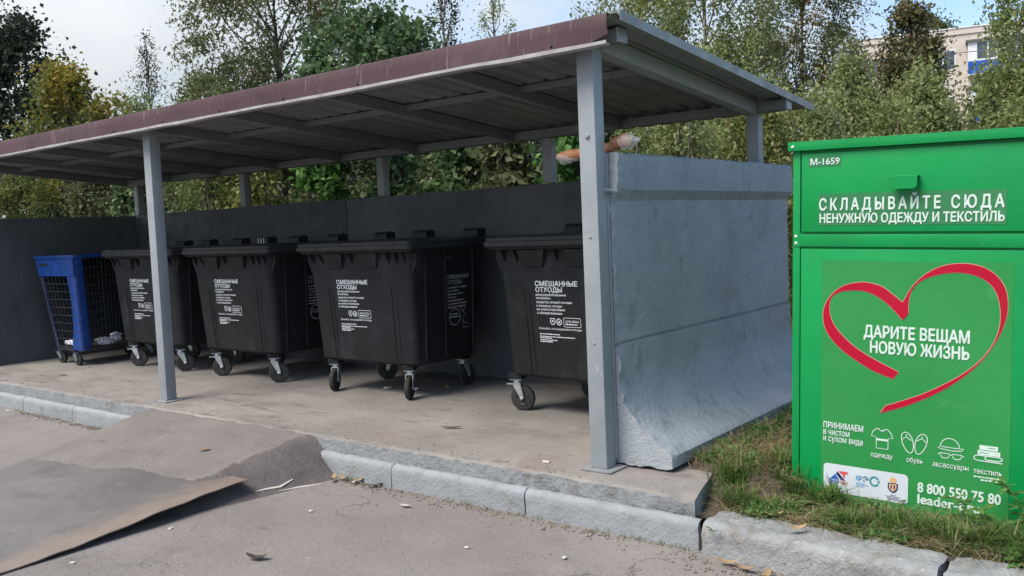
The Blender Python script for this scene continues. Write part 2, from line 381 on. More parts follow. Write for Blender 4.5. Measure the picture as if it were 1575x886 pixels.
class MB:
    def __init__(s): s.V = []; s.F = []; s.I = []; s.mi = 0
    def add(s, vs, fs):
        k = len(s.V)
        s.V += [tuple(v) for v in vs]
        s.F += [tuple(k + i for i in f) for f in fs]
        s.I += [s.mi] * len(fs)
    def box(s, a, b, bevel=0.0, mat=None, seg=2):
        bm = bmesh.new()
        bmesh.ops.create_cube(bm, size=1)
        a, b = Vector(a), Vector(b)
        c = (a + b) / 2; d = b - a
        for v in bm.verts: v.co = Vector((v.co.x * d.x, v.co.y * d.y, v.co.z * d.z)) + c
        if bevel: bmesh.ops.bevel(bm, geom=list(bm.edges), offset=bevel, segments=seg, affect='EDGES', profile=.6)
        s.bm(bm, mat)
    def bm(s, bm, mat=None):
        bm.verts.index_update()
        vs = [(mat @ v.co) if mat is not None else v.co for v in bm.verts]
        s.add(vs, [[v.index for v in f.verts] for f in bm.faces])
        bm.free()
    def prism(s, poly, a, b, ax):
        """polygon in the two other axes, from a to b along axis ax"""
        n = len(poly)
        def P(p, t):
            q = [0, 0, 0]; o = [i for i in range(3) if i != ax]
            q[o[0]], q[o[1]] = p; q[ax] = t
            return q
        vs = [P(p, a) for p in poly] + [P(p, b) for p in poly]
        fs = [list(range(n))[::-1], list(range(n, 2 * n))] + [(i, (i + 1) % n, n + (i + 1) % n, n + i) for i in range(n)]
        s.add(vs, fs)
    def tube(s, pts, rad, n=8, cap=True):
        pts = [Vector(p) for p in pts]
        if not hasattr(rad, '__len__'): rad = [rad] * len(pts)
        rings = []
        up = Vector((0, 0, 1))
        for i, p in enumerate(pts):
            d = (pts[min(i + 1, len(pts) - 1)] - pts[max(i - 1, 0)]).normalized()
            u = d.cross(up)
            if u.length < 1e-3: u = d.cross(Vector((1, 0, 0)))
            u.normalize(); v = u.cross(d).normalized()
            rings.append([p + (u * math.cos(2 * math.pi * k / n) + v * math.sin(2 * math.pi * k / n)) * rad[i] for k in range(n)])
        vs = [q for r in rings for q in r]
        fs = [(i * n + k, i * n + (k + 1) % n, (i + 1) * n + (k + 1) % n, (i + 1) * n + k) for i in range(len(pts) - 1) for k in range(n)]
        if cap: fs += [tuple(range(n))[::-1], tuple((len(pts) - 1) * n + k for k in range(n))]
        s.add(vs, fs)
    def lathe(s, prof, mat, n=28):
        """profile (radius, axial) turned about local z, placed by mat"""
        vs = []
        for r, z in prof:
            vs += [mat @ Vector((r * math.cos(2 * math.pi * k / n), r * math.sin(2 * math.pi * k / n), z)) for k in range(n)]
        fs = [(i * n + k, i * n + (k + 1) % n, (i + 1) * n + (k + 1) % n, (i + 1) * n + k) for i in range(len(prof) - 1) for k in range(n)]
        fs += [tuple(range(n))[::-1], tuple((len(prof) - 1) * n + k for k in range(n))]
        s.add(vs, fs)
    def loft(s, rings, cap=True):
        n = len(rings[0])
        vs = [q for r in rings for q in r]
        fs = [(i * n + k, i * n + (k + 1) % n, (i + 1) * n + (k + 1) % n, (i + 1) * n + k) for i in range(len(rings) - 1) for k in range(n)]
        if cap: fs += [tuple(range(n))[::-1], tuple((len(rings) - 1) * n + k for k in range(n))]
        s.add(vs, fs)
    def build(s, name, mats, parent=None, smooth=None, loc=None, mat=None):
        me = bpy.data.meshes.new(name)
        me.from_pydata(s.V, [], s.F)
        if not isinstance(mats, (list, tuple)): mats = [mats]
        for m in mats: me.materials.append(m)
        if len(mats) > 1: me.polygons.foreach_set('material_index', s.I)
        bm = bmesh.new(); bm.from_mesh(me)
        bmesh.ops.recalc_face_normals(bm, faces=bm.faces)
        bm.to_mesh(me); bm.free()
        if smooth is not None:
            me.polygons.foreach_set('use_smooth', [True] * len(me.polygons))
            me.set_sharp_from_angle(angle=R(smooth))
        me.update()
        o = bpy.data.objects.new(name, me)
        if mat is not None: o.matrix_basis = mat
        if loc is not None: o.location = loc
        return link(o, parent)

def raw_mesh(name, V, T, mats, parent=None, mi=None):
    """big triangle meshes straight from numpy"""
    me = bpy.data.meshes.new(name)
    V = np.asarray(V, np.float32); T = np.asarray(T, np.int32)
    me.vertices.add(len(V)); me.vertices.foreach_set('co', V.ravel())
    me.loops.add(T.size); me.loops.foreach_set('vertex_index', T.ravel())
    me.polygons.add(len(T)); me.polygons.foreach_set('loop_start', np.arange(0, T.size, T.shape[1], dtype=np.int32))
    if not isinstance(mats, (list, tuple)): mats = [mats]
    for m in mats: me.materials.append(m)
    if mi is not None: me.polygons.foreach_set('material_index', np.asarray(mi, np.int32))
    me.update(calc_edges=True)
    return link(bpy.data.objects.new(name, me), parent)

def nz(x, y, z=0.0, s=1.0): return noise.noise(Vector((x * s, y * s, z * s)))
def fbm(x, y, z=0.0, s=1.0): return nz(x, y, z, s) + .5 * nz(x + 7, y + 3, z, s * 2.1) + .25 * nz(x - 5, y + 9, z, s * 4.3)

def smooth01(t):
    t = max(0.0, min(1.0, t)); return t * t * (3 - 2 * t)

# ------------------------------------------------------------------ ground
def make_ground():
    mb = MB()
    mb.add([(-900, -900, -.36), (900, -900, -.36), (900, 900, -.36), (-900, 900, -.36)], [(0, 1, 2, 3)])
    tag(mb.build('ground', M['soil']), kind='structure')
    # road, gently uneven
    xs = np.concatenate([np.linspace(-60, -14, 24), np.linspace(-13.6, 1.0, 180), np.linspace(1.5, 40, 24)])
    ys = np.concatenate([np.linspace(-40, 0, 16), np.linspace(.3, 4.42, 70)])
    V = [(x, y, -.272 + .012 * fbm(x, y, 0, .45) + .004 * nz(x, y, 3, 2.5)) for y in ys for x in xs]
    nx = len(xs)
    F = [(j * nx + i, j * nx + i + 1, (j + 1) * nx + i + 1, (j + 1) * nx + i) for j in range(len(ys) - 1) for i in range(nx - 1)]
    mb = MB(); mb.add(V, F)
    tag(mb.build('road', M['road'], smooth=60), kind='structure')
    # earth verge behind the kerb
    xs = np.concatenate([np.linspace(-60, -14, 20), np.linspace(-13, -3, 24), np.linspace(-2.7, .6, 70), np.linspace(1, 40, 22)])
    ys = np.concatenate([np.linspace(4.38, 7.6, 70), np.linspace(8, 60, 50)])
    def zv(x, y):
        z = -.12 + .012 * fbm(x, y, 1, 2.2) + .02 * smooth01((y - 4.45) / .5)
        if y > 4.58: z += .14 * smooth01((x + 2.60) / .12) * smooth01((-1.75 - x) / .35) * smooth01((y - 4.58) / .36)
        if x < -2.62 and y < 7.7: z = -.20
        return z
    V = [(x, y, zv(x, y)) for y in ys for x in xs]
    nx = len(xs)
    F = [(j * nx + i, j * nx + i + 1, (j + 1) * nx + i + 1, (j + 1) * nx + i) for j in range(len(ys) - 1) for i in range(nx - 1)]
    mb = MB(); mb.add(V, F)
    tag(mb.build('earth_bank', M['soil'], smooth=60), kind='structure')
    return zv
zverge = make_ground()

# ------------------------------------------------------------------ slab, ramp, kerbs
def make_slab():
    X0, X1 = -12.6, -2.2
    xs = np.concatenate([np.arange(X0, X1, .035), [X1]])
    ys = [0, .012, .03, .06, .11, .2, .35, .6, 1, 1.5, 2, 2.6, 3.25]
    V = []; F = []; I = []
    nx = len(xs)
    def edge(x):
        e = 4.315 + .010 * fbm(x, 0, 2, 5) + .006 * nz(x, 4, 1, 22)
        e += .03 * smooth01((nz(x, 8, 0, 2.4) - .45) / .2)
        return e
    rows = []
    rows.append([(x, edge(x) + .006, -.20) for x in xs])
    rows.append([(x, edge(x) + .003 * nz(x, 1, 1, 30), -.075 + .006 * nz(x, 2, 5, 9)) for x in xs])
    rows.append([(x, edge(x) + .004 * nz(x, 5, 1, 30), -.028 + .006 * nz(x, 2, 9, 14)) for x in xs])
    for j, d in enumerate(ys):
        rows.append([(x, edge(x) * (1 if d < .6 else 0) + (4.315 if d >= .6 else 0) + d,
                      (-.012 + .010 * nz(x, 3, 0, 16) if j == 0 else (.002 * fbm(x, d, 7, 3) - (.004 if j == 1 else 0) + (.004 * nz(x, d, 2, 30) if j < 4 else 0)))) for x in xs])
    rows = [[(x - max(0, x + 2.7) / .5 * .27 * max(0, min(.9, y - 4.32)), y, z) for x, y, z in r] for r in rows]
    def chip(x, y, z):
        k = smooth01((x + 2.62) / .34) * smooth01((4.62 - y) / .30)
        n_ = fbm(x, y, z, 9)
        return (x - .035 * k * max(0, n_ + .3), y + .05 * k * max(0, n_ + .25), z - (.035 * k * max(0, nz(x, y, 4, 13) + .35) if z > -.1 else 0))
    rows = [[chip(*q) for q in r] for r in rows]
    for r in rows: V += r
    for j in range(len(rows) - 1):
        for i in range(nx - 1):
            F.append((j * nx + i, j * nx + i + 1, (j + 1) * nx + i + 1, (j + 1) * nx + i)); I.append(1 if j < 3 else 0)
    mb = MB(); mb.V = V; mb.F = F; mb.I = I
    # broken right-hand edge face
    k = len(V)
    edge_i = [j * nx + nx - 1 for j in range(2, len(rows))]
    low = []
    for q in edge_i:
        x, y, z = V[q]
        V.append((x + .015 * nz(x, y, 0, 20), y, -.17)); low.append(len(V) - 1)
    for a in range(len(edge_i) - 1):
        F.append((edge_i[a], low[a], low[a + 1], edge_i[a + 1])); I.append(1)
    tag(mb.build('pavement', [M['slab'], M['slabedge']], smooth=50), kind='structure')

    # asphalt ramp: a mound poured against the slab edge
    xs = np.linspace(-8.35, -4.85, 120); ys = np.linspace(2.3, 4.40, 80)
    def zr(x, y):
        t = (y - 2.75) / (4.30 - 2.75)
        top = -.27 + .258 * smooth01(t * .72 + .14) if t > -.2 else -.27
        top = -.285 + .275 * max(0, min(1, t)) ** .9
        # right flank: from the slab edge out to the road, steeper
        xr0 = -5.36 - .10 * (4.3 - y); 
        fr = smooth01((xr0 + .36 - x) / .42)
        fl = smooth01((x + 8.05 - .12 * (4.3 - y)) / .42)
        z = -.285 + (top + .285) * fr * fl
        z += .008 * fbm(x, y, 4, 2.5) + .005 * nz(x, y, 4, 16) * (1 - fr + .3)
        return z
    V = [(x, y, zr(x, y)) for y in ys for x in xs]
    nx = len(xs)
    F = []; I = []
    for j in range(len(ys) - 1):
        for i in range(nx - 1):
            F.append((j * nx + i, j * nx + i + 1, (j + 1) * nx + i + 1, (j + 1) * nx + i))
            x, y = xs[i], ys[j]
            I.append(1 if x > -5.47 - .10 * (4.3 - y) + .07 * nz(x, y, 2, 5) + .03 * nz(x, y, 2, 17) else 0)
    mb = MB(); mb.V = V; mb.F = F; mb.I = I
    tag(mb.build('ramp', [M['ramp'], M['mound']], smooth=60), kind='structure')
    return zr
zramp = make_slab()

def kerb_stone(x0, x1, yf, yb, zt, mat, label, group, rag=.004, skew=(0, 0)):
    """one kerb stone: rounded front arris, rough surface; skew moves the two ends in y"""
    prof = [(yf + .004, -.36), (yf, -.27), (yf + .002, zt - .035), (yf + .010, zt - .014), (yf + .026, zt - .003), (yf + .05, zt), (yb, zt), (yb, -.36)]
    pr = []
    for a, b in zip(prof, prof[1:]):
        k = max(1, int(math.dist(a, b) / .03))
        pr += [(a[0] + (b[0] - a[0]) * t / k, a[1] + (b[1] - a[1]) * t / k) for t in range(k)]
    pr.append(prof[-1])
    n = int((x1 - x0) / .03) + 1
    mb = MB(); rings = []
    for i in range(n + 1):
        x = x0 + (x1 - x0) * i / n
        sk = skew[0] + (skew[1] - skew[0]) * i / n
        e = min(i, n - i)
        inset = .006 if e == 0 else 0
        ring = []
        for (y, z) in pr:
            d = rag * fbm(x, y, z, 9) + rag * .6 * nz(x, y, z, 30)
            yy = y + sk + d + (inset if y < yf + .06 else 0)
            zz = z + d - (inset if z > zt - .05 else 0)
            ring.append((x + (rag * 1.3 * nz(y, z, x0, 14) if e == 0 else 0), yy, zz))
        rings.append(ring)
    mb.loft(rings)
    o = mb.build('kerb_stone', mat, smooth=45)
    return tag(o, label, 'kerb', group)
g = 'kerb stones along the road edge'
names = [(-13.62, 'kerb stone at the far left edge of the road'), (-12.46, 'kerb stone beyond the left frame edge beneath the slab'),
         (-11.31, 'pale blue kerb stone leftmost in view under the slab'), (-10.17, 'pale blue kerb stone second from the left under the slab'),
         (-9.07, 'pale blue kerb stone just before the asphalt ramp'), (-7.97, 'short visible kerb end disappearing under the asphalt ramp')]
for i, (x, lb) in enumerate(names):
    if i < 2: continue
    nxt = names[i + 1][0] if i + 1 < len(names) else -6.82
    kerb_stone(x + .004, nxt - .004, 4.262, 4.300, -.112, M['kerb'], lb, g)
for x, nxt, lb in [(-5.65, -4.50, 'painted kerb stone emerging from the right flank of the asphalt ramp'),
                   (-4.492, -3.335, 'painted kerb stone with a tuft at its foot, right of the ramp'),
                   (-3.325, -2.165, 'painted kerb stone ending at the wide dark crack')]:
    kerb_stone(x, nxt, 4.262, 4.300, -.105, M['kerb'], lb, g)
kerb_stone(-2.135, -.965, 4.215, 4.47, -.10, M['kerbold'], 'worn wide kerb stone in front of the green clothing bin', g, .010, (.03, -.05))
kerb_stone(-.935, .3, 4.19, 4.47, -.105, M['kerbold'], 'worn kerb stone cut by the bottom right corner of the view', g, .010, (-.03, -.08))
kerb_stone(.31, 1.5, 4.12, 4.44, -.105, M['kerbold'], 'worn kerb stone beyond the right frame edge', g, .010, (-.03, -.08))

# steel plate lying on the ramp
def make_plate():
    A = Vector((-7.62, 3.70, 0)); B = Vector((-5.20, 3.60, 0)); C = Vector((-5.17, 1.1, 0)); D = Vector((-7.15, 1.1, 0))
    n, m = 56, 56
    top = []; 
    for j in range(m + 1):
        v = j / m
        for i in range(n + 1):
            u = i / n
            p = A * (1 - u) * (1 - v) + B * u * (1 - v) + C * u * v + D * (1 - u) * v
            zl = -.17 - .09 * smooth01(v * 2.0)              # left edge rests on the ramp then on the road
            zr_ = -.145 - .105 * smooth01(v * 1.55)          # right edge stands clear of the road
            z = zl * (1 - u) + zr_ * u + .006 * nz(p.x, p.y, 5, 1.6)
            z = max(z, -.255)
            if u > .97: z += .008 * nz(p.x, p.y * 3, 1, 2.5)
            rag = .012 * nz(p.x, p.y, 0, 3)
            top.append((p.x + (rag if i in (0, n) else 0), p.y + (rag if j == 0 else 0), z))
    nv = len(top); w = n + 1
    bot = [(x, y, z - .007) for x, y, z in top]
    wear = []
    for j in range(m + 1):
        for i in range(n + 1):
            e = (n - i) / n; d2 = j / m
            wear.append(max(1 - e / .17, (1 - d2 / .05) * .8, 0))
    mb = MB(); F = []
    for j in range(m):
        for i in range(n): F.append((j * w + i, j * w + i + 1, (j + 1) * w + i + 1, (j + 1) * w + i))
    F += [tuple(nv + q for q in f[::-1]) for f in F]
    rim = [i for i in range(w)] + [j * w + n for j in range(1, m + 1)] + [m * w + i for i in range(n - 1, -1, -1)] + [j * w for j in range(m - 1, 0, -1)]
    for a, b in zip(rim, rim[1:] + rim[:1]): F.append((a, b, nv + b, nv + a))
    mb.V = top + bot; mb.F = F; mb.I = [0] * len(F)
    o = mb.build('steel_plate', M['steel'], smooth=40)
    at = o.data.attributes.new('wear', 'FLOAT', 'POINT')
    at.data.foreach_set('value', wear + wear)
    # rust creeps in from the worn edge: the edge weight breaks up a noise
    nt = M['steel'].node_tree; N, L = nt.nodes.new, nt.links.new
    bs = nt.nodes['Principled BSDF']; old = bs.inputs['Base Color'].links[0].from_socket
    an = N('ShaderNodeAttribute'); an.attribute_name = 'wear'
    tc = N('ShaderNodeTexCoord'); nn = N('ShaderNodeTexNoise'); nn.inputs['Scale'].default_value = 5; nn.inputs['Detail'].default_value = 9; nn.inputs['Roughness'].default_value = .7
    L(tc.outputs['Object'], nn.inputs['Vector'])
    ma = N('ShaderNodeMath'); ma.operation = 'MULTIPLY_ADD'; ma.inputs[1].default_value = .75
    L(an.outputs['Fac'], ma.inputs[0]); L(nn.outputs['Fac'], ma.inputs[2])
    mr = N('ShaderNodeMapRange'); mr.inputs['From Min'].default_value = .62; mr.inputs['From Max'].default_value = 1.05; mr.inputs['To Max'].default_value = .75
    L(ma.outputs[0], mr.inputs['Value'])
    mx = N('ShaderNodeMix'); mx.data_type = 'RGBA'; L(mr.outputs['Result'], mx.inputs['Factor']); L(old, mx.inputs['A']); mx.inputs['B'].default_value = (.245, .185, .148, 1)
    L(mx.outputs['Result'], bs.inputs['Base Color'])
    tag(o, 'flat grey steel plate with rusty edge lying on the ramp', 'plate')
make_plate()

# ------------------------------------------------------------------ retaining walls
def wall_loft(name, prof, axis, a, b, mat, step, label, rag, flip=None):
    pr = []
    for p, q in zip(prof, prof[1:] + prof[:1]):
        k = max(1, int(math.dist(p, q) / step))
        pr += [(p[0] + (q[0] - p[0]) * t / k, p[1] + (q[1] - p[1]) * t / k) for t in range(k)]
    n = int((b - a) / step)
    rings = []
    for i in range(n + 1):
        t = a + (b - a) * i / n
        e = min(t - a, b - t)
        ring = []
        for (h, z) in pr:
            d = rag * .5 * fbm(h, t, z, 4)
            if e < .07: d += rag * (3.4 if t - a < b - t else .8) * (nz(h, t, z, 14) + .6 * nz(h, t, z, 31)) * (1 - e / .07)
            if z > prof_top(prof) - .03: d += rag * (nz(h, t, z, 16) + .6 * nz(h, t, z, 37))
            off = (rag * (1.6 if t - a < b - t else .5) * nz(h * 1, z, 3, 15) if e < 1e-6 else 0)
            if axis == 1: ring.append((h + d, t + off, z + d * .7))
            else: ring.append((t + off, h + d, z + d * .7))
        rings.append(ring)
    mb = MB(); mb.loft(rings)
    o = mb.build(name, mat, smooth=35)
    return tag(o, label, 'wall')
def prof_top(p): return max(z for _, z in p)
curve = [(-2.880, .56), (-2.868, .48), (-2.842, .40), (-2.795, .32), (-2.735, .255), (-2.66, .195), (-2.59, .15), (-2.535, .118)]
wall_loft('retaining_wall', [(-3.03, .005), (-3.03, 1.925), (-2.85, 1.925), (-2.838, 1.91), (-2.836, 1.70), (-2.888, 1.635), (-2.889, .768), (-2.902, .762), (-2.902, .754), (-2.880, .748)]
          + curve + [(-2.52, .10), (-2.525, .03), (-2.56, .022)], 1, 4.68, 7.52, M['wallpaint'], .03,
          'grey painted concrete end wall with flared foot, right of the bins', .007)
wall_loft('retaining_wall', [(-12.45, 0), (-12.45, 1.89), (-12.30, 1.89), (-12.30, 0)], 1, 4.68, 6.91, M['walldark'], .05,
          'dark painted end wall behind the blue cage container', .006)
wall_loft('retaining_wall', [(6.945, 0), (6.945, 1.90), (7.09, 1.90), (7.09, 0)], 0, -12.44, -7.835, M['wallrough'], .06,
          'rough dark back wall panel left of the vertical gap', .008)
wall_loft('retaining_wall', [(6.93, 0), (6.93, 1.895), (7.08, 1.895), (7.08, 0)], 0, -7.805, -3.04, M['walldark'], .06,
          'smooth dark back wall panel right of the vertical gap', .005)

# ------------------------------------------------------------------ shelter
def make_shelter():
    sh = empty('shelter', 'long lean-to steel shelter with brown fascia over the bins', 'shelter', (-7.7, 5.7, 0))
    inv = Matrix.Translation((7.7, -5.7, 0))
    def part(mb, name, mat, parent=None, smooth=None):
        o = mb.build(name, mat, parent or sh, smooth)
        o.matrix_parent_inverse = inv if parent is None else Matrix()
        return o
    zs = lambda y: 2.655 - .09 * (y - 4.38)          # roof plane
    X0, X1 = -12.62, -2.62
    # corrugated sheet
    V = []; xs = []
    x = X0
    while x < X1 - .01:
        xs += [(x, 0), (x + .115, 0), (x + .135, .02), (x + .18, .02), (x + .20, 0)]; x += .2
    xs.append((X1, 0))
    ysr = [4.40, 5.2, 6.0, 6.8, 7.44]
    mb = MB()
    nx = len(xs)
    for dz in (0, -.004):
        for y in ysr: V += [(a, y, zs(y) + h + dz + .004 * nz(a, y, 0, .8)) for a, h in xs]
    F = []
    nr = len(ysr); off = nx * nr
    for s in (0, off):
        for j in range(nr - 1):
            for i in range(nx - 1): F.append((s + j * nx + i, s + j * nx + i + 1, s + (j + 1) * nx + i + 1, s + (j + 1) * nx + i))
    for i in range(nx - 1):
        F.append((i, i + 1, off + i + 1, off + i)); q = (nr - 1) * nx
        F.append((q + i, q + i + 1, off + q + i + 1, off + q + i))
    for j in range(nr - 1):
        for i in (0, nx - 1): F.append((j * nx + i, (j + 1) * nx + i, off + (j + 1) * nx + i, off + j * nx + i))
    mb.add(V, F)
    part(mb, 'roof_sheet', M['roofsheet'])
    # edge flashing on the right end
    mb = MB()
    mb.add([(X1 + .006, 4.40, zs(4.40) + .026), (X1 + .006, 7.45, zs(7.45) + .026), (X1 + .006, 7.45, zs(7.45) - .03), (X1 + .006, 4.40, zs(4.40) - .03),
            (X1 + .002, 4.40, zs(4.40) + .026), (X1 + .002, 7.45, zs(7.45) + .026), (X1 + .002, 7.45, zs(7.45) - .03), (X1 + .002, 4.40, zs(4.40) - .03)],
           [(0, 1, 2, 3), (7, 6, 5, 4), (0, 4, 5, 1), (2, 6, 7, 3), (1, 5, 6, 2), (0, 3, 7, 4)])
    part(mb, 'edge_flashing', M['roofsheet'])
    # fascia, bent from thin sheet
    mb = MB(); rings = []
    n = 84
    for i in range(n + 1):
        x = X0 - .05 + (X1 - .07 - X0 + .05) * i / n
        w = .006 * nz(x, 0, 0, .9) + .004 * nz(x, 2, 0, 3.1)
        b = .010 * nz(x, 6, 0, .7) + .006 * nz(x, 6, 0, 2.9)
        t = .004
        end = .0 if i < n else .02
        o = [(4.46, 2.672), (4.385 + w, 2.675), (4.378 + w, 2.665), (4.372 + w + b * .5, 2.60), (4.362 + b + end, 2.522 + w + end * 2)]
        inn = [(y + t, z - t * .3) for y, z in o[::-1]]
        rings.append([(x, y, z) for y, z in o + inn])
    mb.loft(rings)
    f = part(mb, 'fascia', M['fascia'], smooth=40)
    mb = MB(); rings = []
    for i in range(n + 1):
        x = X0 - .05 + (X1 - .07 - X0 + .05) * i / n
        w = .006 * nz(x, 0, 0, .9) + .004 * nz(x, 2, 0, 3.1)
        b = .010 * nz(x, 6, 0, .7) + .006 * nz(x, 6, 0, 2.9)
        e = .01 * max(0, nz(x, 1, 3, 1.1))
        o = [(4.357 + b, 2.524 + w), (4.356 + b, 2.506 + w - e), (4.40 + b, 2.500 + w - e), (4.40 + b, 2.505 + w - e), (4.361 + b, 2.512 + w - e), (4.361 + b, 2.524 + w)]
        rings.append([(x, y, z) for y, z in o])
    mb.loft(rings)
    part(mb, 'fascia_lip', M['fascialip'], smooth=40)
    for x in np.arange(-12.2, -2.8, .83):
        mb = MB(); mb.lathe([(.009, 0), (.009, .004), (.005, .007)], Matrix.Translation((x, 4.362, 2.545)) @ Matrix.Rotation(R(90), 4, 'X'), 8)
        part(mb, 'screw', M['hub'])
    # beams
    mb = MB(); mb.box((-12.55, 4.53, 2.543), (-2.72, 4.63, 2.618), .006); part(mb, 'front_beam', M['beampaint'])
    mb = MB(); mb.box((-12.55, 6.90, 2.330), (-2.64, 6.99, 2.408), .006); part(mb, 'back_beam', M['beampaint'])
    mb = MB(); mb.box((-2.646, 6.894, 2.326), (-2.632, 6.996, 2.412), .003); part(mb, 'beam_end', M['postpaint'])
    mb = MB(); mb.box((-2.726, 4.524, 2.539), (-2.712, 4.636, 2.622), .003); part(mb, 'beam_end', M['postpaint'])
    mb = MB(); mb.box((-12.5, 5.42, zs(5.45) - .056), (-2.9, 5.47, zs(5.45) - .008), .004); part(mb, 'purlin', M['beampaint'])
    # screws of the mid purlin show as dark dots
    for i, x in enumerate([-12.50, -11.35, -10.2, -9.0, -7.85, -6.65, -5.35, -4.15, -2.93]):
        mb = MB()
        y0, y1 = 4.635, 6.895
        zt0, zt1 = zs(y0) - .012, zs(y1) - .012
        hw, dp = (.035, .085) if i < 8 else (.045, .10)
        vs = []
        for y, z in ((y0, zt0), (y1, zt1)):
            vs += [(x - hw, y, z), (x + hw, y, z), (x + hw, y, z - dp), (x - hw, y, z - dp)]
        mb.add(vs, [(0, 1, 2, 3), (7, 6, 5, 4), (0, 4, 5, 1), (1, 5, 6, 2), (2, 6, 7, 3), (3, 7, 4, 0)])
        part(mb, 'rafter', M['postpaint'] if i == 8 else M['beampaint'])
    # posts
    for x in (-12.5, -7.80, -2.95):
        mb = MB(); mb.box((x - .058, 4.53, .012), (x + .058, 4.635, 2.541), .007)
        p = part(mb, 'post', M['postpaint'], smooth=40)
        mb = MB(); mb.box((x - .10, 4.48, .002), (x + .115, 4.675, .011), .002)
        part(mb, 'base_plate', M['slabedge'], p)
    for x in (-12.36, -9.80, -7.27, -5.00, -2.95):
        mb = MB(); mb.box((x - .05, 6.965, 1.905), (x + .05, 7.065, 2.328 if x < -3.1 else 2.328), .006)
        part(mb, 'post', M['postpaint'], smooth=40)
    mb = MB()
    for z in (2.02,):
        mb.lathe([(.017, 0), (.016, .006), (.009, .012)], Matrix.Translation((-2.945, 4.529, z)) @ Matrix.Rotation(R(90), 4, 'X'), 10)
    part(mb, 'bolt', M['postpaint'])
    for z in (1.42, .78):
        mb = MB(); mb.lathe([(.009, 0), (.008, .004), (.004, .007)], Matrix.Translation((-2.95, 4.529, z)) @ Matrix.Rotation(R(90), 4, 'X'), 8)
        part(mb, 'bolt', M['postpaint'])
    # tie bolting the right post to the wall
    mb = MB()
    mb.tube([(-2.89, 4.61, 1.70), (-2.882, 4.66, 1.695), (-2.855, 4.70, 1.69)], [.011, .013, .016], 8)
    mb.box((-2.905, 4.64, .05), (-2.893, 4.668, 1.92), .002)
    part(mb, 'wall_tie', M['postpaint'])
make_shelter()
# nothing holds the right rear post but the wall head it stands on

# ------------------------------------------------------------------ text
def text_mesh(s, x, y, w=None, h=None, bold=0.0, align='LEFT', spacing=1.0):
    """flat outline of a line of writing: lower left at (x, y), fitted to width w and cap height h"""
    cu = bpy.data.curves.new('t', 'FONT')
    cu.body = s; cu.size = 1; cu.space_character = spacing
    cu.resolution_u = 3
    ob = bpy.data.objects.new('t', cu)
    COL.objects.link(ob)
    dg = bpy.context.evaluated_depsgraph_get()
    me = bpy.data.meshes.new_from_object(ob.evaluated_get(dg))
    V = np.array([v.co[:2] for v in me.vertices]); F = [tuple(p.vertices) for p in me.polygons]
    bpy.data.objects.remove(ob); bpy.data.curves.remove(cu); bpy.data.meshes.remove(me)
    V[:, 0] -= V[:, 0].min()
    n = len(V)
    if bold:                                   # heavier letters: the line struck several times, a hair apart
        st = [(0, 0), (bold, 0), (-bold, 0), (0, bold * .8), (0, -bold * .8), (bold * .7, bold * .6), (-bold * .7, -bold * .6)]
        V = np.concatenate([V + np.array(q) for q in st])
        F = [tuple(k * n + i for i in f) for k in range(len(st)) for f in F]
        V[:, 0] += bold
    # every face gets its own hair of height: overlapping strokes never share a plane
    strike = np.arange(len(V)) // n
    nV = []; nF = []; z = []
    for k, f in enumerate(F):
        nF.append(tuple(range(len(nV), len(nV) + len(f))))
        for i in f: nV.append(V[i]); z.append(strike[i] * 2.4e-4 + (k % 6) * 3.5e-5)
    V = np.array(nV); F = nF; z = np.array(z)
    cap = 0.727
    ky = (h / cap) if h else None
    kx = (w / V[:, 0].max()) if w else ky
    if ky is None: ky = kx
    V = V * np.array([kx, ky]) + np.array([x, y])
    return [(a, b, c) for (a, b), c in zip(V, z)], F

class Flat:
    """flat print on a plane: 2-D faces gathered into one mesh"""
    def __init__(s): s.V = []; s.F = []
    def add(s, V, F):
        k = len(s.V); s.V += list(V); s.F += [tuple(k + i for i in f) for f in F]
    def text(s, *a, **k): s.add(*text_mesh(*a, **k))
    def poly(s, pts): s.add(pts, [tuple(range(len(pts)))])
    def rect(s, x0, y0, x1, y1): s.poly([(x0, y0), (x1, y0), (x1, y1), (x0, y1)])
    def line(s, pts, w, closed=False):
        P = [Vector(p) for p in pts]; n = len(P); L = []; Rr = []
        for i in range(n):
            a = P[(i - 1) % n] if closed or i > 0 else P[i]
            b = P[(i + 1) % n] if closed or i < n - 1 else P[i]
            d = (b - a).normalized(); q = Vector((-d.y, d.x)) * w / 2
            L.append(tuple(P[i] + q)); Rr.append(tuple(P[i] - q))
        m = n if closed else n - 1
        s.add(L + Rr, [(i, (i + 1) % n, n + (i + 1) % n, n + i) for i in range(m)])
    def rrect_pts(s, x0, y0, x1, y1, r, n=6):
        pts = []
        for cx, cy, a in ((x1 - r, y1 - r, 0), (x0 + r, y1 - r, 90), (x0 + r, y0 + r, 180), (x1 - r, y0 + r, 270)):
            pts += [(cx + r * math.cos(R(a + 90 * i / n)), cy + r * math.sin(R(a + 90 * i / n))) for i in range(n + 1)]
        return pts
    def dashes(s, x, y, w, h, seed, mean=.02):
        """writing too small to read: short strokes of uneven length"""
        r = random.Random(seed); t = x
        while t < x + w:
            l = min(mean * r.uniform(.5, 1.7), x + w - t)
            if l > h * .3: s.rect(t, y + h * r.uniform(0, .15), t + l, y + h * r.uniform(.75, 1))
            t += l + h * .35
    def build(s, name, mat, parent, M4, d=0.0):
        me = bpy.data.meshes.new(name)
        me.from_pydata([(q[0], q[1], d + (q[2] if len(q) > 2 else 0)) for q in s.V], [], s.F)
        me.materials.append(mat); me.update()
        o = bpy.data.objects.new(name, me)
        o.matrix_basis = M4
        return link(o, parent)

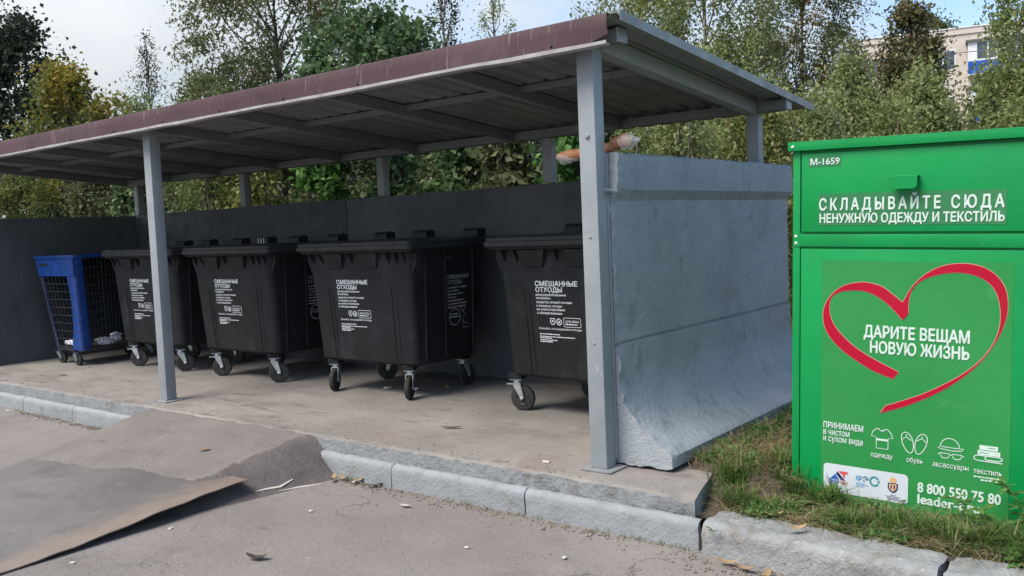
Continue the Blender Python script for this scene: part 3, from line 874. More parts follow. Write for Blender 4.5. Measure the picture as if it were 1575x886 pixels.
# ------------------------------------------------------------------ wheeled bins
def rrect(x0, y0, x1, y1, r, z, n=4):
    pts = []
    for cx, cy, a in ((x1 - r, y1 - r, 0), (x0 + r, y1 - r, 90), (x0 + r, y0 + r, 180), (x1 - r, y0 + r, 270)):
        pts += [(cx + r * math.cos(R(a + 90 * i / n)), cy + r * math.sin(R(a + 90 * i / n)), z) for i in range(n + 1)]
    return pts

def make_caster(parent, x, y, yaw, r=.1, top=.30, forkmat=None, brake=False):
    fm = forkmat or M['zinc']
    mat = Matrix.Translation((x, y, 0)) @ Matrix.Rotation(yaw, 4, 'Z')
    mb = MB()
    mb.box((-.052, -.045, r * 2 + .046), (.052, .045, r * 2 + .054), .002)
    mb.lathe([(.034, r * 2 + .020), (.036, r * 2 + .030), (.030, r * 2 + .046)], Matrix(), 16)
    mb.box((-.038, -.036, r * 2 + .010), (.038, .036, r * 2 + .020), .003)
    tr = .045
    for s in (-1, 1):
        y0, y1 = (s * .031, s * .036) if s > 0 else (s * .036, s * .031)
        mb.prism([(-.036, r * 2 + .018), (.036, r * 2 + .018), (tr + .016, r + .008), (tr + .012, r - .013), (tr - .014, r - .013), (tr - .018, r + .008)], y0, y1, 1)
        mb.lathe([(.012, .0), (.012, .008), (.007, .012)], Matrix.Translation((tr, s * .036, r)) @ Matrix.Rotation(R(-90 * s), 4, 'X'), 8)
    if brake: mb.box((-.09, -.018, r * 2 + .004), (-.03, .018, r * 2 + .014), .004)
    fork = mb.build('caster', fm, parent, 35, mat=mat)
    wb = MB()
    W = Matrix.Translation((tr, 0, r)) @ Matrix.Rotation(R(90), 4, 'X')
    wb.lathe([(.052, -.020), (r * .72, -.022), (r * .86, -.0235), (r * .96, -.019), (r, -.010), (r, .010), (r * .96, .019), (r * .86, .0235), (r * .72, .022), (.052, .020)], W, 32)
    wh = wb.build('wheel', M['rubber'], fork, 35)
    hb = MB()
    hb.lathe([(r * .70, -.016), (r * .66, -.0235), (r * .50, -.0245), (r * .42, -.018), (.02, -.019), (.018, -.028), (.018, .028), (.02, .019), (r * .42, .018), (r * .50, .0245), (r * .66, .0235), (r * .70, .016)], W, 24)
    hb.build('hub', M['hub'], fork, 35)
    mb2 = MB(); mb2.box((-.06, -.055, r * 2 + .055), (.06, .055, top + .03), .006)
    mb2.build('caster_mount', M['black'], parent, mat=mat)
    return fork

def bin_print():
    """the white print on the front, drawn in a frame .42 wide and .48 high"""
    f = Flat(); W, H = .42, .48
    k = W / 427.0; ky = H / 735.0
    X = lambda p: (p - 130) * k
    Y = lambda p: (815 - p) * ky
    f.text('СМЕШАННЫЕ', 0, Y(140), W, 60 * ky * .98, bold=.03)
    f.text('ОТХОДЫ', 0, Y(212), (402 - 130) * k, 58 * ky, bold=.03)
    for s, b, x1 in (('неперерабатываемые', 258, 437), ('материалы,', 298, 283), ('средства личной гигиены', 345, 490), ('и пищевые отходы', 390, 388),
                     ('на компостирование', 432, 417), ('и обезвреживание', 476, 388)):
        f.text(s, 0, Y(b), (x1 - 130) * k, 29 * ky, bold=.02)
    # two round emblems: a shield and an apple outline
    cx, cy, r = X(283), Y(560), .0225
    f.line([(cx - r, cy + r), (cx + r, cy + r), (cx + r, cy - r * .2), (cx + r * .5, cy - r), (cx - r * .5, cy - r), (cx - r, cy - r * .2)], .007, True)
    f.poly([(cx - r * .5, cy + r * .4), (cx + r * .5, cy + r * .4), (cx, cy - r * .4)])
    cx = X(347)
    f.line([(cx + r * math.cos(R(a)), cy - .002 + r * math.sin(R(a))) for a in range(110, 430, 20)], .008)
    f.line([(cx - r * .2, cy + r * 1.2), (cx + r * .5, cy + r * .5)], .006)
    f.poly([(cx + .4 * r * math.cos(R(a)), cy - .004 + .4 * r * math.sin(R(a))) for a in range(0, 360, 45)])
    bx0, bx1, by0, by1 = X(393), X(560), Y(618), Y(512)
    pts = f.rrect_pts(bx0, by0, bx1, by1, .012)
    f.line(pts, .004, True)
    f.text('ДЛЯ ВЕКА', X(410), Y(565), (545 - 410) * k, 24 * ky, bold=.02)
    f.dashes(X(410), Y(596), (528 - 410) * k, 17 * ky, 5)
    f.text('Спасибо, что разделяете отходы', X(138), Y(660), (566 - 138) * k, 26 * ky, bold=.008)
    for i, (b, x1) in enumerate(((722, 345), (752, 492), (770, 262), (794, 312), (814, 268))):
        f.dashes(X(140), Y(b), (x1 - 140) * k, 13 * ky, 10 + i)
    return f

def side_print():
    f = Flat()
    f.text('СМЕШАННЫЕ', 0, .395, .30, .036, bold=.02)
    f.text('ОТХОДЫ', 0, .345, .20, .036, bold=.02)
    for i, w in enumerate((.27, .15, .22, .12, .24, .26, .25)):
        f.dashes(0, .305 - .03 * i, w, .016, 40 + i, .03)
    c = (.10, .04); r = .075
    f.line([(c[0] + r * math.cos(R(a)), c[1] + r * math.sin(R(a))) for a in range(0, 360, 12)], .008, True)
    f.rect(c[0] - r, c[1] - .004, c[0] + r, c[1] + .006)
    f.dashes(c[0] - .05, c[1] + .018, .10, .014, 61)
    f.line([(.18, .11), (.24, .06), (.2, .0), (.27, -.04)], .006)
    f.line([(.19, .09), (.25, .11)], .006); f.line([(.21, -.02), (.21, -.07), (.29, -.07)], .006)
    return f

def make_bin():
    b = empty('waste_container', 'x', 'waste bin', (0, 0, 0))
    HX, D = .745, 1.10
    # body: tapered tub, a rim flange and corner ribs
    mb = MB()
    zs = [.305, .33, .60, .95, 1.20, 1.31]
    rings = []
    for z in zs:
        t = (z - .305) / (1.31 - .305)
        hx = .635 + (.68 - .635) * t; y0 = .125 - .065 * t; y1 = .955 + .085 * t
        if z == .305: hx -= .03; y0 += .03; y1 -= .03
        rings.append(rrect(-hx, y0, hx, y1, .07, z))
    rings.append(rrect(-.69, .035, .69, 1.06, .06, 1.325)); rings.append(rrect(-.735, .0, .735, 1.085, .05, 1.33)); rings.append(rrect(-.735, .0, .735, 1.085, .05, 1.352))
    mb.loft(rings)
    fy = lambda z: .125 - .065 * (z - .305) / 1.005
    def strip(x, z0, z1, w=.022, d=.012):
        for q, (za, zb) in enumerate(((z0, z1),)):
            vs = []
            for z in (za, zb):
                k = 1 + .05 * (z - .305)
                vs += [(x * k - w / 2, fy(z) + .004, z), (x * k + w / 2, fy(z) + .004, z), (x * k + w / 3, fy(z) - d, z), (x * k - w / 3, fy(z) - d, z)]
            mb.add(vs, [(0, 1, 2, 3), (7, 6, 5, 4), (0, 4, 5, 1), (1, 5, 6, 2), (2, 6, 7, 3), (3, 7, 4, 0)])
    strip(-.41, .34, 1.0, .016, .006); strip(.40, .34, 1.02, .016, .006); strip(-.36, .34, .98, .010, .004); strip(.46, .34, 1.0, .010, .004)
    # comb pockets and gussets under the front rim
    for x in (-.30, .16):
        mb.add([(x - .13, .012, 1.322), (x + .15, .012, 1.322), (x + .10, fy(1.19) - .014, 1.19), (x - .09, fy(1.19) - .014, 1.19),
                (x - .13, .09, 1.322), (x + .15, .09, 1.322), (x + .10, .09, 1.19), (x - .09, .09, 1.19)],
               [(0, 1, 2, 3), (4, 7, 6, 5), (0, 3, 7, 4), (1, 5, 6, 2), (3, 2, 6, 7), (0, 4, 5, 1)])
    for x in (-.60, -.47, -.06, .05, .42, .52, .62):
        mb.prism([(.006, 1.325), (.10, 1.325), (.10, 1.22), (fy(1.22), 1.22)], x - .006, x + .006, 0)
    # side wings round the lifting pins, and side ribs
    for s in (-1, 1):
        mb.prism([(s * .66, 1.325), (s * .73, 1.325), (s * .725, 1.25), (s * .665, 1.13), (s * .64, 1.13)], .10, .16, 1)
        mb.prism([(s * .66, 1.325), (s * .73, 1.325), (s * .725, 1.25), (s * .665, 1.13), (s * .64, 1.13)], .94, 1.0, 1)
        for y in (.26, .52, .90):
            vs = []
            for z in (.34, 1.31):
                hx = .635 + .045 * (z - .305) / 1.005
                vs += [(s * (hx - .004), y - .018, z), (s * (hx - .004), y + .018, z), (s * (hx + .014), y + .010, z), (s * (hx + .014), y - .010, z)]
            mb.add(vs, [(0, 1, 2, 3), (7, 6, 5, 4), (0, 4, 5, 1), (1, 5, 6, 2), (2, 6, 7, 3), (3, 7, 4, 0)])
    mb.build('body', M['black'], b, 35)
    for s in (-1, 1):
        mb = MB()
        mb.lathe([(.02, .66), (.02, .75), (.032, .752), (.032, .775), (.012, .78)], Matrix.Translation((0, .52, 1.25)) @ Matrix.Rotation(R(90 * s), 4, 'Y'), 14)
        mb.build('lifting_pin', M['black'], b, 35)
    # lid: stepped lip, slightly domed top
    mb = MB()
    mb.loft([rrect(-.755, -.025, .755, 1.10, .05, 1.350), rrect(-.762, -.032, .762, 1.105, .05, 1.358), rrect(-.762, -.032, .762, 1.105, .05, 1.388),
             rrect(-.752, -.022, .752, 1.10, .05, 1.394), rrect(-.752, -.022, .752, 1.10, .05, 1.420), rrect(-.735, -.005, .735, 1.08, .05, 1.432),
             rrect(-.5, .2, .5, .9, .05, 1.438)])
    mb.build('lid', M['blacklid'], b, 30)
    for x in (-.62, -.06, .60):
        mb = MB()
        for k in range(4): mb.box((x - .085 + k * .05, .96, 1.425), (x - .063 + k * .05, 1.10, 1.505), .006)
        mb.box((x - .10, 1.01, 1.488), (x + .10, 1.05, 1.512), .006)
        mb.box((x - .10, .955, 1.425), (x + .10, .972, 1.485), .004)
        mb.build('hinge', M['blacklid'], b)
    return b

def bin_text(b):
    th = math.atan2(.065, 1.005)
    Vd = Vector((0, -math.sin(th), math.cos(th))); U = Vector((1, 0, 0)); Nn = U.cross(Vd)
    def frame(x, z, lift):
        m = Matrix((U, Vd, Nn)).transposed().to_4x4()
        m.translation = Vector((x, .125 - .065 * (z - .305) / 1.005, z)) + Nn * lift
        return m
    PR.build('printed_text', M['white'], b, frame(-.30, .600, .003))
def bin_side(b):
    th = math.atan2(.045, 1.005)
    U = Vector((0, 1, 0)); Vd = Vector((math.sin(th), 0, math.cos(th))); Nn = U.cross(Vd)
    m = Matrix((U, Vd, Nn)).transposed().to_4x4()
    z = .66
    m.translation = Vector((.635 + .045 * (z - .305) / 1.005, .54, z)) + Nn * .003
    SP.build('worn_side_print', M['whitedim'], b, m)
PR = bin_print(); SP = side_print()
proto = make_bin()
bin_text(proto); bin_side(proto)
BINS = [(-9.86, 5.50, 0.0, 'black waste bin beside the blue cage container, partly behind the slim post', (40, 55, 30, 10)),
        (-8.13, 5.50, 0.0, 'black waste bin with pale hinge on its lid, right of the slim post', (42, 48, 15, 60)),
        (-6.17, 5.50, 0.0, 'black waste bin showing its worn side print, wheels turned head on', (-64, -62, 230, 90)),
        (-3.86, 5.47, R(-4.5), 'black waste bin nearest the camera, cut off by the thick post', (20, 35, 10, 70))]
g = 'black wheeled waste bins under the shelter'
for i, (x, y, rz, lb, yaws) in enumerate(BINS):
    o = proto if i == 0 else copy_tree(proto)
    o.location = (x, y, 0); o.rotation_euler = (0, 0, rz)
    tag(o, lb, None, g)
for i, (x, y, rz, lb, yaws) in enumerate(BINS):
    pass
all_bins = [o for o in COL.objects if o.name.startswith('waste_container')]
for o, (x, y, rz, lb, yaws) in zip(all_bins, BINS):
    for (cx, cy), yw in zip(((-.52, .20), (.48, .20), (-.50, .92), (.48, .92)) if rz == 0 else ((-.66, .22), (.46, .20), (-.48, .92), (.46, .92)), yaws):
        make_caster(o, cx, cy, R(yw), .104, .285, brake=(cx < 0))
    # pale metal strips on one hinge of the second bin only
    if 'pale hinge' in lb:
        for ch in o.children:
            if ch.name.startswith('hinge'):
                h = ch; break
        mb = MB()
        for k in range(3): mb.box((-.695 + k * .05, .945, 1.428), (-.675 + k * .05, .953, 1.498), .002)
        mb.build('hinge_clip', M['zinc'], o)

def scraps():
    r = random.Random(4)
    spots = [(-5.95, 6.02, 'white paper scrap under the bin with head-on wheels'), (-6.25, 5.95, 'small grey scrap under the bin with head-on wheels'), (-5.75, 6.25, 'crumpled brown scrap deep under the bin with head-on wheels'),
             (-3.75, 6.0, 'pale rag scrap under the bin nearest the camera'), (-3.95, 6.1, 'small tan scrap under the bin nearest the camera'), (-8.0, 6.1, 'pale scrap under the bin with the pale hinge'), (-5.1, 6.55, 'tiny white scrap by the back wall between two bins')]
    for i, (x, y, lb) in enumerate(spots):
        bm = bmesh.new(); bmesh.ops.create_icosphere(bm, subdivisions=2, radius=1)
        for v in bm.verts:
            d = 1 + .6 * noise.noise(v.co * 1.8 + Vector((i * 5.1, 0, 0)))
            v.co = Vector((v.co.x * .045 * d, v.co.y * .028 * d, v.co.z * .014 * d + .012))
        mb = MB(); mb.bm(bm)
        o = mb.build('paper_scrap', [M['paper'], M['stone'], M['dryleaf']][(0, 1, 2, 0, 2, 1, 0)[i]], None, None, (x, y, 0)); o.rotation_euler = (0, 0, i * 1.3)
        tag(o, lb, 'litter', 'scraps under the bins')
scraps()

# ------------------------------------------------------------------ blue cage container
def make_cage():
    c = empty('cage_container', 'tall blue framed container with black wire mesh sides on casters', 'recycling container', (-11.40, 5.38, 0))
    z0, z1 = .20, 1.36
    # plan corners at bottom and top (local)
    B = [(-.30, 0), (.36, 0.0), (.36, 1.0), (-.30, 1.0)]
    T = [(-.64, -.03), (.35, -.03), (.35, 1.06), (-.64, 1.06)]
    def P(i, t): return Vector((B[i][0] + (T[i][0] - B[i][0]) * t, B[i][1] + (T[i][1] - B[i][1]) * t, z0 + (z1 - z0) * t))
    mb = MB(); mb.loft([rrect(-.31, .01, .355, 1.0, .05, .180), rrect(-.31, .01, .355, 1.0, .05, .225)])
    mb.build('tray', M['hub'], c, 35)
    # corner pillars: the front right one is the wide moulded one
    def pillar(i, wx, wy, sx, sy, mat):
        mb = MB(); rings = []
        for k in range(9):
            t = k / 8
            p = P(i, t)
            w = wx * (1.25 - .45 * math.sin(math.pi * min(1, t * 1.1)) + .5 * max(0, t - .8))
            a = (p.x, p.y); b_ = (p.x + sx * w, p.y + sy * wy)
            x0, x1 = sorted((a[0], b_[0])); y0, y1 = sorted((a[1], b_[1]))
            rings.append(rrect(x0, y0, x1, y1, min(.03, (x1 - x0) / 2.2, (y1 - y0) / 2.2), p.z))
        mb.loft(rings); mb.build('pillar', mat, c, 35)
    pillar(1, .22, .13, -1, 1, M['blue']); pillar(0, .035, .035, 1, 1, M['bluedark'])
    pillar(2, .06, .06, -1, -1, M['blue']); pillar(3, .035, .035, 1, -1, M['bluedark'])
    # top band with hand slot
    mb = MB()
    a, b_ = P(0, .80), P(1, .80); a1, b1 = P(0, 1), P(1, 1)
    def band(p0, p1, q0, q1, th):
        mb.add([p0, p1, q1, q0, p0 + th, p1 + th, q1 + th, q0 + th], [(0, 1, 2, 3), (7, 6, 5, 4), (0, 4, 5, 1), (1, 5, 6, 2), (2, 6, 7, 3), (3, 7, 4, 0)])
    fr = Vector((0, -.012, 0)); 
    band(a + fr, b_ + fr, a1 + fr, b1 + fr, Vector((0, .03, 0)))
    mb.build('top_band', M['blue'], c)
    mb = MB(); s = a * .35 + a1 * .65
    mb.box((s.x + .08, -.052, 1.262), (s.x + .30, -.036, 1.292), .008); mb.build('hand_slot', M['hub'], c)
    mb = MB(); mb.loft([rrect(-.665, -.06, .375, 1.08, .05, 1.352), rrect(-.67, -.065, .38, 1.085, .05, 1.385), rrect(-.60, .0, .32, 1.02, .05, 1.388), rrect(-.60, .0, .32, 1.02, .05, 1.352)], cap=False)
    mb.V and mb.build('rim', M['blue'], c, 30)
    mb = MB(); mb.box((.31, -.02, 1.386), (.385, 1.08, 1.394), .002); mb.build('rim_cover', M['black'], c)
    # wire mesh panels
    def mesh_panel(i, j, top, n, m, name, inset=0):
        mb = MB()
        for k in range(n + 1):
            t = .03 + (top - .03) * k / n
            mb.tube([P(i, t), P(j, t)], .0035, 5, False)
        for k in range(m + 1):
            u = k / m
            mb.tube([P(i, .02).lerp(P(j, .02), u), P(i, top).lerp(P(j, top), u)], .0022, 4, False)
        mb.build(name, M['wire'], c)
    mesh_panel(0, 1, .80, 9, 9, 'mesh_panel'); mesh_panel(1, 2, .98, 10, 22, 'mesh_panel'); mesh_panel(3, 2, .98, 10, 14, 'mesh_panel'); mesh_panel(0, 3, .98, 10, 22, 'mesh_panel')
    # black sheets added at the far sides, standing in for the shade inside
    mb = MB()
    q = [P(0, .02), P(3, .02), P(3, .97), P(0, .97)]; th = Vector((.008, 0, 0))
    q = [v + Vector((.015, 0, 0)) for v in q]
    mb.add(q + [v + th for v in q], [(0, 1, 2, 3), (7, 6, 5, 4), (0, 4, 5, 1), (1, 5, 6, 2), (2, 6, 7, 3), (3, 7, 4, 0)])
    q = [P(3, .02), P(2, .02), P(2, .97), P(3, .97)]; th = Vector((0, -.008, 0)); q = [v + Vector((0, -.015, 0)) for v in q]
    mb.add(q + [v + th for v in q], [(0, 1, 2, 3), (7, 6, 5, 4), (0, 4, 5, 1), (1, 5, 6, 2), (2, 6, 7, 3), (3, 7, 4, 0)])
    mb.build('shade_sheet', M['hub'], c)
    for cx, cy, yw in ((-.36, .06, 15), (.14, .03, 5), (-.26, .9, 40), (.30, .9, 60)):
        make_caster(c, cx, cy, R(yw), .066, .15, M['caster'])
    mb = MB(); mb.box((-.61, .01, 1.366), (.33, 1.03, 1.376), .003); mb.build('cover', M['black'], c)
    # rubbish inside
    def crumple(name, cx, cy, cz, sx, sy, sz, mat, label, cat):
        bm = bmesh.new(); bmesh.ops.create_icosphere(bm, subdivisions=3, radius=1)
        for v in bm.verts:
            d = 1 + .45 * noise.noise(v.co * 1.9 + Vector((cx * 3, cy, 0))) + .3 * noise.noise(v.co * 4.5 + Vector((cy, cx, 1)))
            v.co = Vector((v.co.x * sx * d, v.co.y * sy * d, v.co.z * sz * d))
        mb = MB(); mb.bm(bm)
        return tag(mb.build(name, mat, None, None, (cx, cy, cz)), label, cat)
    crumple('crumpled_paper', -11.13, 5.72, .275, .09, .11, .05, M['paper'], 'crumpled white paper in the bottom of the cage container', 'litter')
    crumple('crumpled_paper', -11.12, 5.86, .315, .05, .07, .06, M['paper'], 'small lilac-white paper ball heaped behind the flatter paper', 'litter')
    crumple('crumpled_paper', -11.45, 5.45, .27, .16, .04, .03, M['paper'], 'strip of white paper along the front of the cage tray', 'litter')
    mb = MB()
    mb.lathe([(.012, -.16), (.016, -.13), (.045, -.09), (.048, -.02), (.042, 0), (.048, .03), (.048, .11), (.03, .125)], Matrix.Translation((-11.13, 6.16, .285)) @ Matrix.Rotation(R(90), 4, 'X'), 16)
    tag(mb.build('plastic_bottle', M['film'], None, 40), 'clear plastic bottle lying in the bottom of the cage container', 'bottle')
make_cage()

# ------------------------------------------------------------------ green clothing bank
def make_green():
    a = R(1.5)
    Uv = Vector((math.cos(a), 0, -math.sin(a))); Vv = Vector((math.sin(a), 0, math.cos(a)))
    G = empty('clothing_bank', 'bright green steel clothing collection box with a red heart', 'clothing bin', (-1.922, 4.984, -.03))
    G.matrix_basis = Matrix.Translation((-1.922, 4.984, -.03)) @ Matrix.Rotation(a, 4, 'Y')
    # local frame: x along the face, y into the box, z up
    F2 = Matrix(((1, 0, 0), (0, 0, -1), (0, 1, 0))).to_4x4()     # print plane: (u, v) -> (x, z), normal -y
    def pf(off): return Matrix.Translation((0, -off, 0)) @ F2
    W, Hh, Dp = 1.275, 1.90, 1.02
    mb = MB(); mb.box((.004, .012, -.10), (W - .004, Dp, Hh - .01), .006); mb.build('body', M['green'], G)
    # corner angles
    mb = MB(); mb.box((0, -.002, -.10), (.042, .03, Hh), .004); mb.build('corner_post', M['green'], G, 35)
    mb = MB(); mb.box((W - .042, -.002, -.10), (W, .03, Hh), .004); mb.build('corner_post', M['green'], G, 35)
    # upper flap, seam band, lower door (each set off by a real gap)
    mb = MB(); mb.box((.050, -.006, 1.436), (W - .05, .02, 1.872), .006); fl = mb.build('flap', M['green'], G, 35)
    mb = MB(); mb.box((.046, -.010, 1.354), (W - .046, .02, 1.424), .005); mb.build('cross_band', M['green'], G, 35)
    mb = MB(); mb.box((.048, -.006, -.09), (W - .048, .02, 1.343), .006); dr = mb.build('door', M['green'], G, 35)
    # roof tray with turned down front lip
    mb = MB(); mb.box((-.02, -.030, 1.888), (W + .02, -.020, 1.934), .003); mb.box((-.02, -.030, 1.926), (W + .02, Dp + .02, 1.938), .003); mb.build('roof_tray', M['green'], G, 35)
    # handle: bent plate
    mb = MB()
    mb.box((.530, -.060, 1.722), (.672, -.007, 1.728), .002)
    mb.prism([(.532, 1.726), (.672, 1.726), (.670, 1.672), (.656, 1.660), (.548, 1.660)], -.062, -.057, 1)
    mb.build('handle', M['green'], fl)
    mb = MB()
    for (x, z, y) in ((.009, 1.910, -.031), (.020, 1.412, -.003), (.020, 1.374, -.003)):
        mb.lathe([(.009, 0), (.009, .003), (.005, .007)], Matrix.Translation((x, y, z)) @ Matrix.Rotation(R(90), 4, 'X'), 12)
    mb.build('rivet', M['print'], G, 35)
    mb = MB(); mb.box((.004, -.006, 1.354), (.050, -.003, 1.428), .001); mb.build('strap_plate', M['green'], G)
    e = .0075
    # stickers
    f = Flat(); f.rect(.148, 1.472, 1.072, 1.645); f.build('sticker', M['stickerdull'], fl, pf(e))
    f = Flat(); f.poly(f.rrect_pts(.090, 1.796, .268, 1.856, .008)); f.build('sticker', M['stickerdull'], fl, pf(e))
    f = Flat(); f.rect(.170, -.085, 1.112, 1.280); f.build('sticker', M['sticker'], dr, pf(e))
    # upper writing
    f = Flat()
    f.text('М-1659', .101, 1.806, .161, .036, bold=.022)
    f.text('СКЛАДЫВАЙТЕ СЮДА', .151, 1.556, .913, .064, bold=.034, spacing=1.45)
    f.text('НЕНУЖНУЮ ОДЕЖДУ И ТЕКСТИЛЬ', .154, 1.487, .912, .049, bold=.034)
    f.build('printed_text', M['print'], fl, pf(e + .002))
    # heart ribbon
    H = [(0.596, 1.062), (0.547, 1.103), (0.491, 1.143), (0.434, 1.16), (0.386, 1.164), (0.328, 1.155), (0.279, 1.136), (0.234, 1.101), (0.199, 1.054), (0.181, 1.007), (0.178, 0.966), (0.19, 0.9), (0.231, 0.836), (0.292, 0.779), (0.361, 0.734), (0.449, 0.686), (0.553, 0.651)]
    Hi = [(0.598, 0.969), (0.548, 1.025), (0.501, 1.067), (0.444, 1.102), (0.386, 1.118), (0.338, 1.118), (0.284, 1.112), (0.239, 1.091), (0.219, 1.065), (0.212, 1.034), (0.215, 0.983), (0.236, 0.928), (0.286, 0.865), (0.361, 0.802), (0.438, 0.757), (0.515, 0.72), (0.581, 0.69)]
    Ro = [(0.596, 1.062), (0.629, 1.126), (0.656, 1.165), (0.7, 1.21), (0.752, 1.244), (0.804, 1.264), (0.863, 1.273), (0.922, 1.271), (0.972, 1.258), (1.018, 1.232), (1.055, 1.192), (1.079, 1.142), (1.088, 1.084), (1.085, 1.02), (1.065, 0.945), (1.03, 0.869), (0.974, 0.781), (0.9, 0.699), (0.806, 0.621), (0.701, 0.555), (0.592, 0.499), (0.49, 0.459)]
    Ri = [(0.626, 1.005), (0.625, 1.063), (0.634, 1.112), (0.656, 1.153), (0.7, 1.189), (0.761, 1.213), (0.83, 1.226), (0.89, 1.226), (0.948, 1.212), (0.998, 1.183), (1.032, 1.141), (1.049, 1.091), (1.057, 1.036), (1.056, 0.972), (1.041, 0.907), (1.006, 0.835), (0.957, 0.77), (0.891, 0.708), (0.806, 0.647), (0.701, 0.584), (0.592, 0.533), (0.518, 0.501)]
    def cr(P, n):
        """Catmull-Rom through P, n points evenly spread along its length"""
        P = [Vector(p) for p in P]; Q = [P[0] * 2 - P[1]] + P + [P[-1] * 2 - P[-2]]; out = []
        for i in range(1, len(Q) - 2):
            for k in range(12):
                t = k / 12; p0, p1, p2, p3 = Q[i - 1:i + 3]
                out.append(.5 * ((2 * p1) + (p2 - p0) * t + (2 * p0 - 5 * p1 + 4 * p2 - p3) * t * t + (3 * p1 - p0 - 3 * p2 + p3) * t ** 3))
        out.append(P[-1])
        L = [0]
        for p, q in zip(out, out[1:]): L.append(L[-1] + (q - p).length)
        res = []
        for k in range(n):
            d = L[-1] * k / (n - 1); j = min(max(i for i in range(len(L)) if L[i] <= d + 1e-9), len(L) - 2)
            t = (d - L[j]) / max(1e-9, L[j + 1] - L[j]); res.append(tuple(out[j].lerp(out[j + 1], t)))
        return res
    def ribbon(A, B, n=90):
        A, B = cr(A, n), cr(B, n)
        return A, B
    f = Flat(); ed = Flat()
    for A, B in ((H, Hi), (Ro, Ri)):
        A, B = ribbon(A, B)
        f.add(A + B, [(i, i + 1, 90 + i + 1, 90 + i) for i in range(89)])
        ed.line(A, .005); ed.line(B, .005); ed.line([A[-1], B[-1]], .005)
    f.add([(.596, 1.062), (.598, .969), (.626, 1.005)], [(0, 1, 2)])
    ed.build('heart_outline', M['heartedge'], dr, pf(e + .0015)); f.build('heart_ribbon', M['heartred'], dr, pf(e + .003))
    # lower writing
    f = Flat()
    f.text('ДАРИТЕ ВЕЩАМ', .398, .868, .524, .064, bold=.036)
    f.text('НОВУЮ ЖИЗНЬ', .432, .784, .490, .064, bold=.036)
    f.text('ПРИНИМАЕМ', .184, .341, .218, .034, bold=.034)
    f.text('в чистом', .184, .302, .145, .036, bold=.022)
    f.text('и сухом виде', .184, .265, .218, .036, bold=.022)
    f.text('одежду', .443, .213, .115, .028, bold=.014); f.text('обувь', .627, .211, .082, .028, bold=.014)
    f.text('аксессуары', .757, .209, .171, .028, bold=.014); f.text('текстиль', .951, .204, .129, .028, bold=.014)
    f.dashes(.952, .182, .126, .010, 3, .018); f.dashes(.985, .168, .075, .010, 4, .018)
    f.text('8 800 550 75 80', .684, .058, .396, .054, bold=.036)
    f.text('leader-t.ru', .685, -.004, .300, .052, bold=.036)
    f.build('printed_text', M['print'], dr, pf(e + .002))
    # pictograms
    f = Flat(); w = .0042
    f.line([(.483, .373), (.470, .369), (.452, .352), (.446, .328), (.471, .322), (.471, .263), (.532, .263), (.532, .322), (.557, .326), (.545, .355), (.530, .370), (.519, .372), (.510, .362), (.500, .359), (.490, .363)], w, True)
    f.rect(.473, .306, .531, .317); f.line([(.500, .364), (.508, .366)], w)
    for cx, sgn in ((.632, 1), (.697, -1)):
        pts = []
        for k in range(28):
            t = 2 * math.pi * k / 28
            y = .315 + .055 * math.sin(t)
            wd = .028 + .004 * math.sin(t)
            pts.append((cx + wd * math.cos(t) + sgn * (.315 - y) * .22, y))
        f.line(pts, w, True)
        f.line([(cx - .024 - sgn * .004, .330), (cx - sgn * .006, .346), (cx + .022 - sgn * .004, .328)], w); f.line([(cx - sgn * .006, .346), (cx - sgn * .008, .358)], w)
    f.line([(.838 + .046 * math.cos(R(t)), .316 + .050 * math.sin(R(t))) for t in range(0, 181, 12)], w)
    f.line([(.780, .312), (.796, .319), (.884, .317), (.904, .318), (.895, .306), (.850, .302), (.800, .306)], w, True)
    for cx in (.815, .872):
        f.line([(cx - .022, .285), (cx + .022, .285), (cx + .019, .266), (cx + .008, .260), (cx - .010, .260), (cx - .019, .268)], w, True)
    f.line([(.837, .279), (.850, .279)], w); f.line([(.793, .285), (.782, .276)], w); f.line([(.894, .285), (.905, .276)], w)
    f.rect(.976, .329, 1.060, .353); f.rect(.968, .303, 1.071, .326)
    f.line([(1.082, .270), (.970, .272), (.955, .276), (.951, .284), (.956, .294), (.970, .299), (1.068, .299), (1.080, .293), (1.080, .286), (1.068, .279), (1.010, .279), (1.002, .284), (1.004, .292), (1.012, .297)], w + .001)
    f.build('pictograms', M['print'], dr, pf(e + .002))
    f = Flat()
    f.line([(1.020, .342), (1.05, .342)], .003); f.line([(.975, .314), (1.02, .314)], .003)
    f.build('pictogram_folds', M['sticker'], dr, pf(e + .0028))
    # sponsors' plate
    f = Flat(); f.poly(f.rrect_pts(.187, -.022, .637, .139, .022)); pl = f.build('logo_plate', M['plate'], dr, pf(e + .002))
    z = Matrix.Translation((0, 0, .0012))
    def lg(fl_, mat, name): fl_.build(name, mat, pl, z)
    f = Flat(); f.poly([(.219, .048), (.252, .084), (.274, .052), (.262, .052), (.240, .052)]); f.text('ЛИДЕР', .219, .031, .055, .017, bold=.03); lg(f, M['logoblue'], 'emblem')
    f = Flat(); f.poly([(.255, .086), (.266, .098), (.309, .052), (.284, .052)]); lg(f, M['logonavy'], 'emblem')
    f = Flat(); f.poly([(.270, .103), (.321, .103), (.321, .090), (.308, .090), (.303, .064), (.296, .072), (.294, .086), (.281, .090)]); f.text('ТЕКС', .280, .031, .041, .015, bold=.03); lg(f, M['logored'], 'emblem')
    f = Flat(); f.text('Р', .378, .066, .020, .028, bold=.03); f.rect(.365, .066, .369, .094); f.rect(.371, .068, .374, .092); f.dashes(.366, .050, .05, .005, 20, .012); f.dashes(.366, .041, .065, .005, 21, .012); f.dashes(.366, .032, .042, .005, 22, .012); lg(f, M['logocyan'], 'emblem')
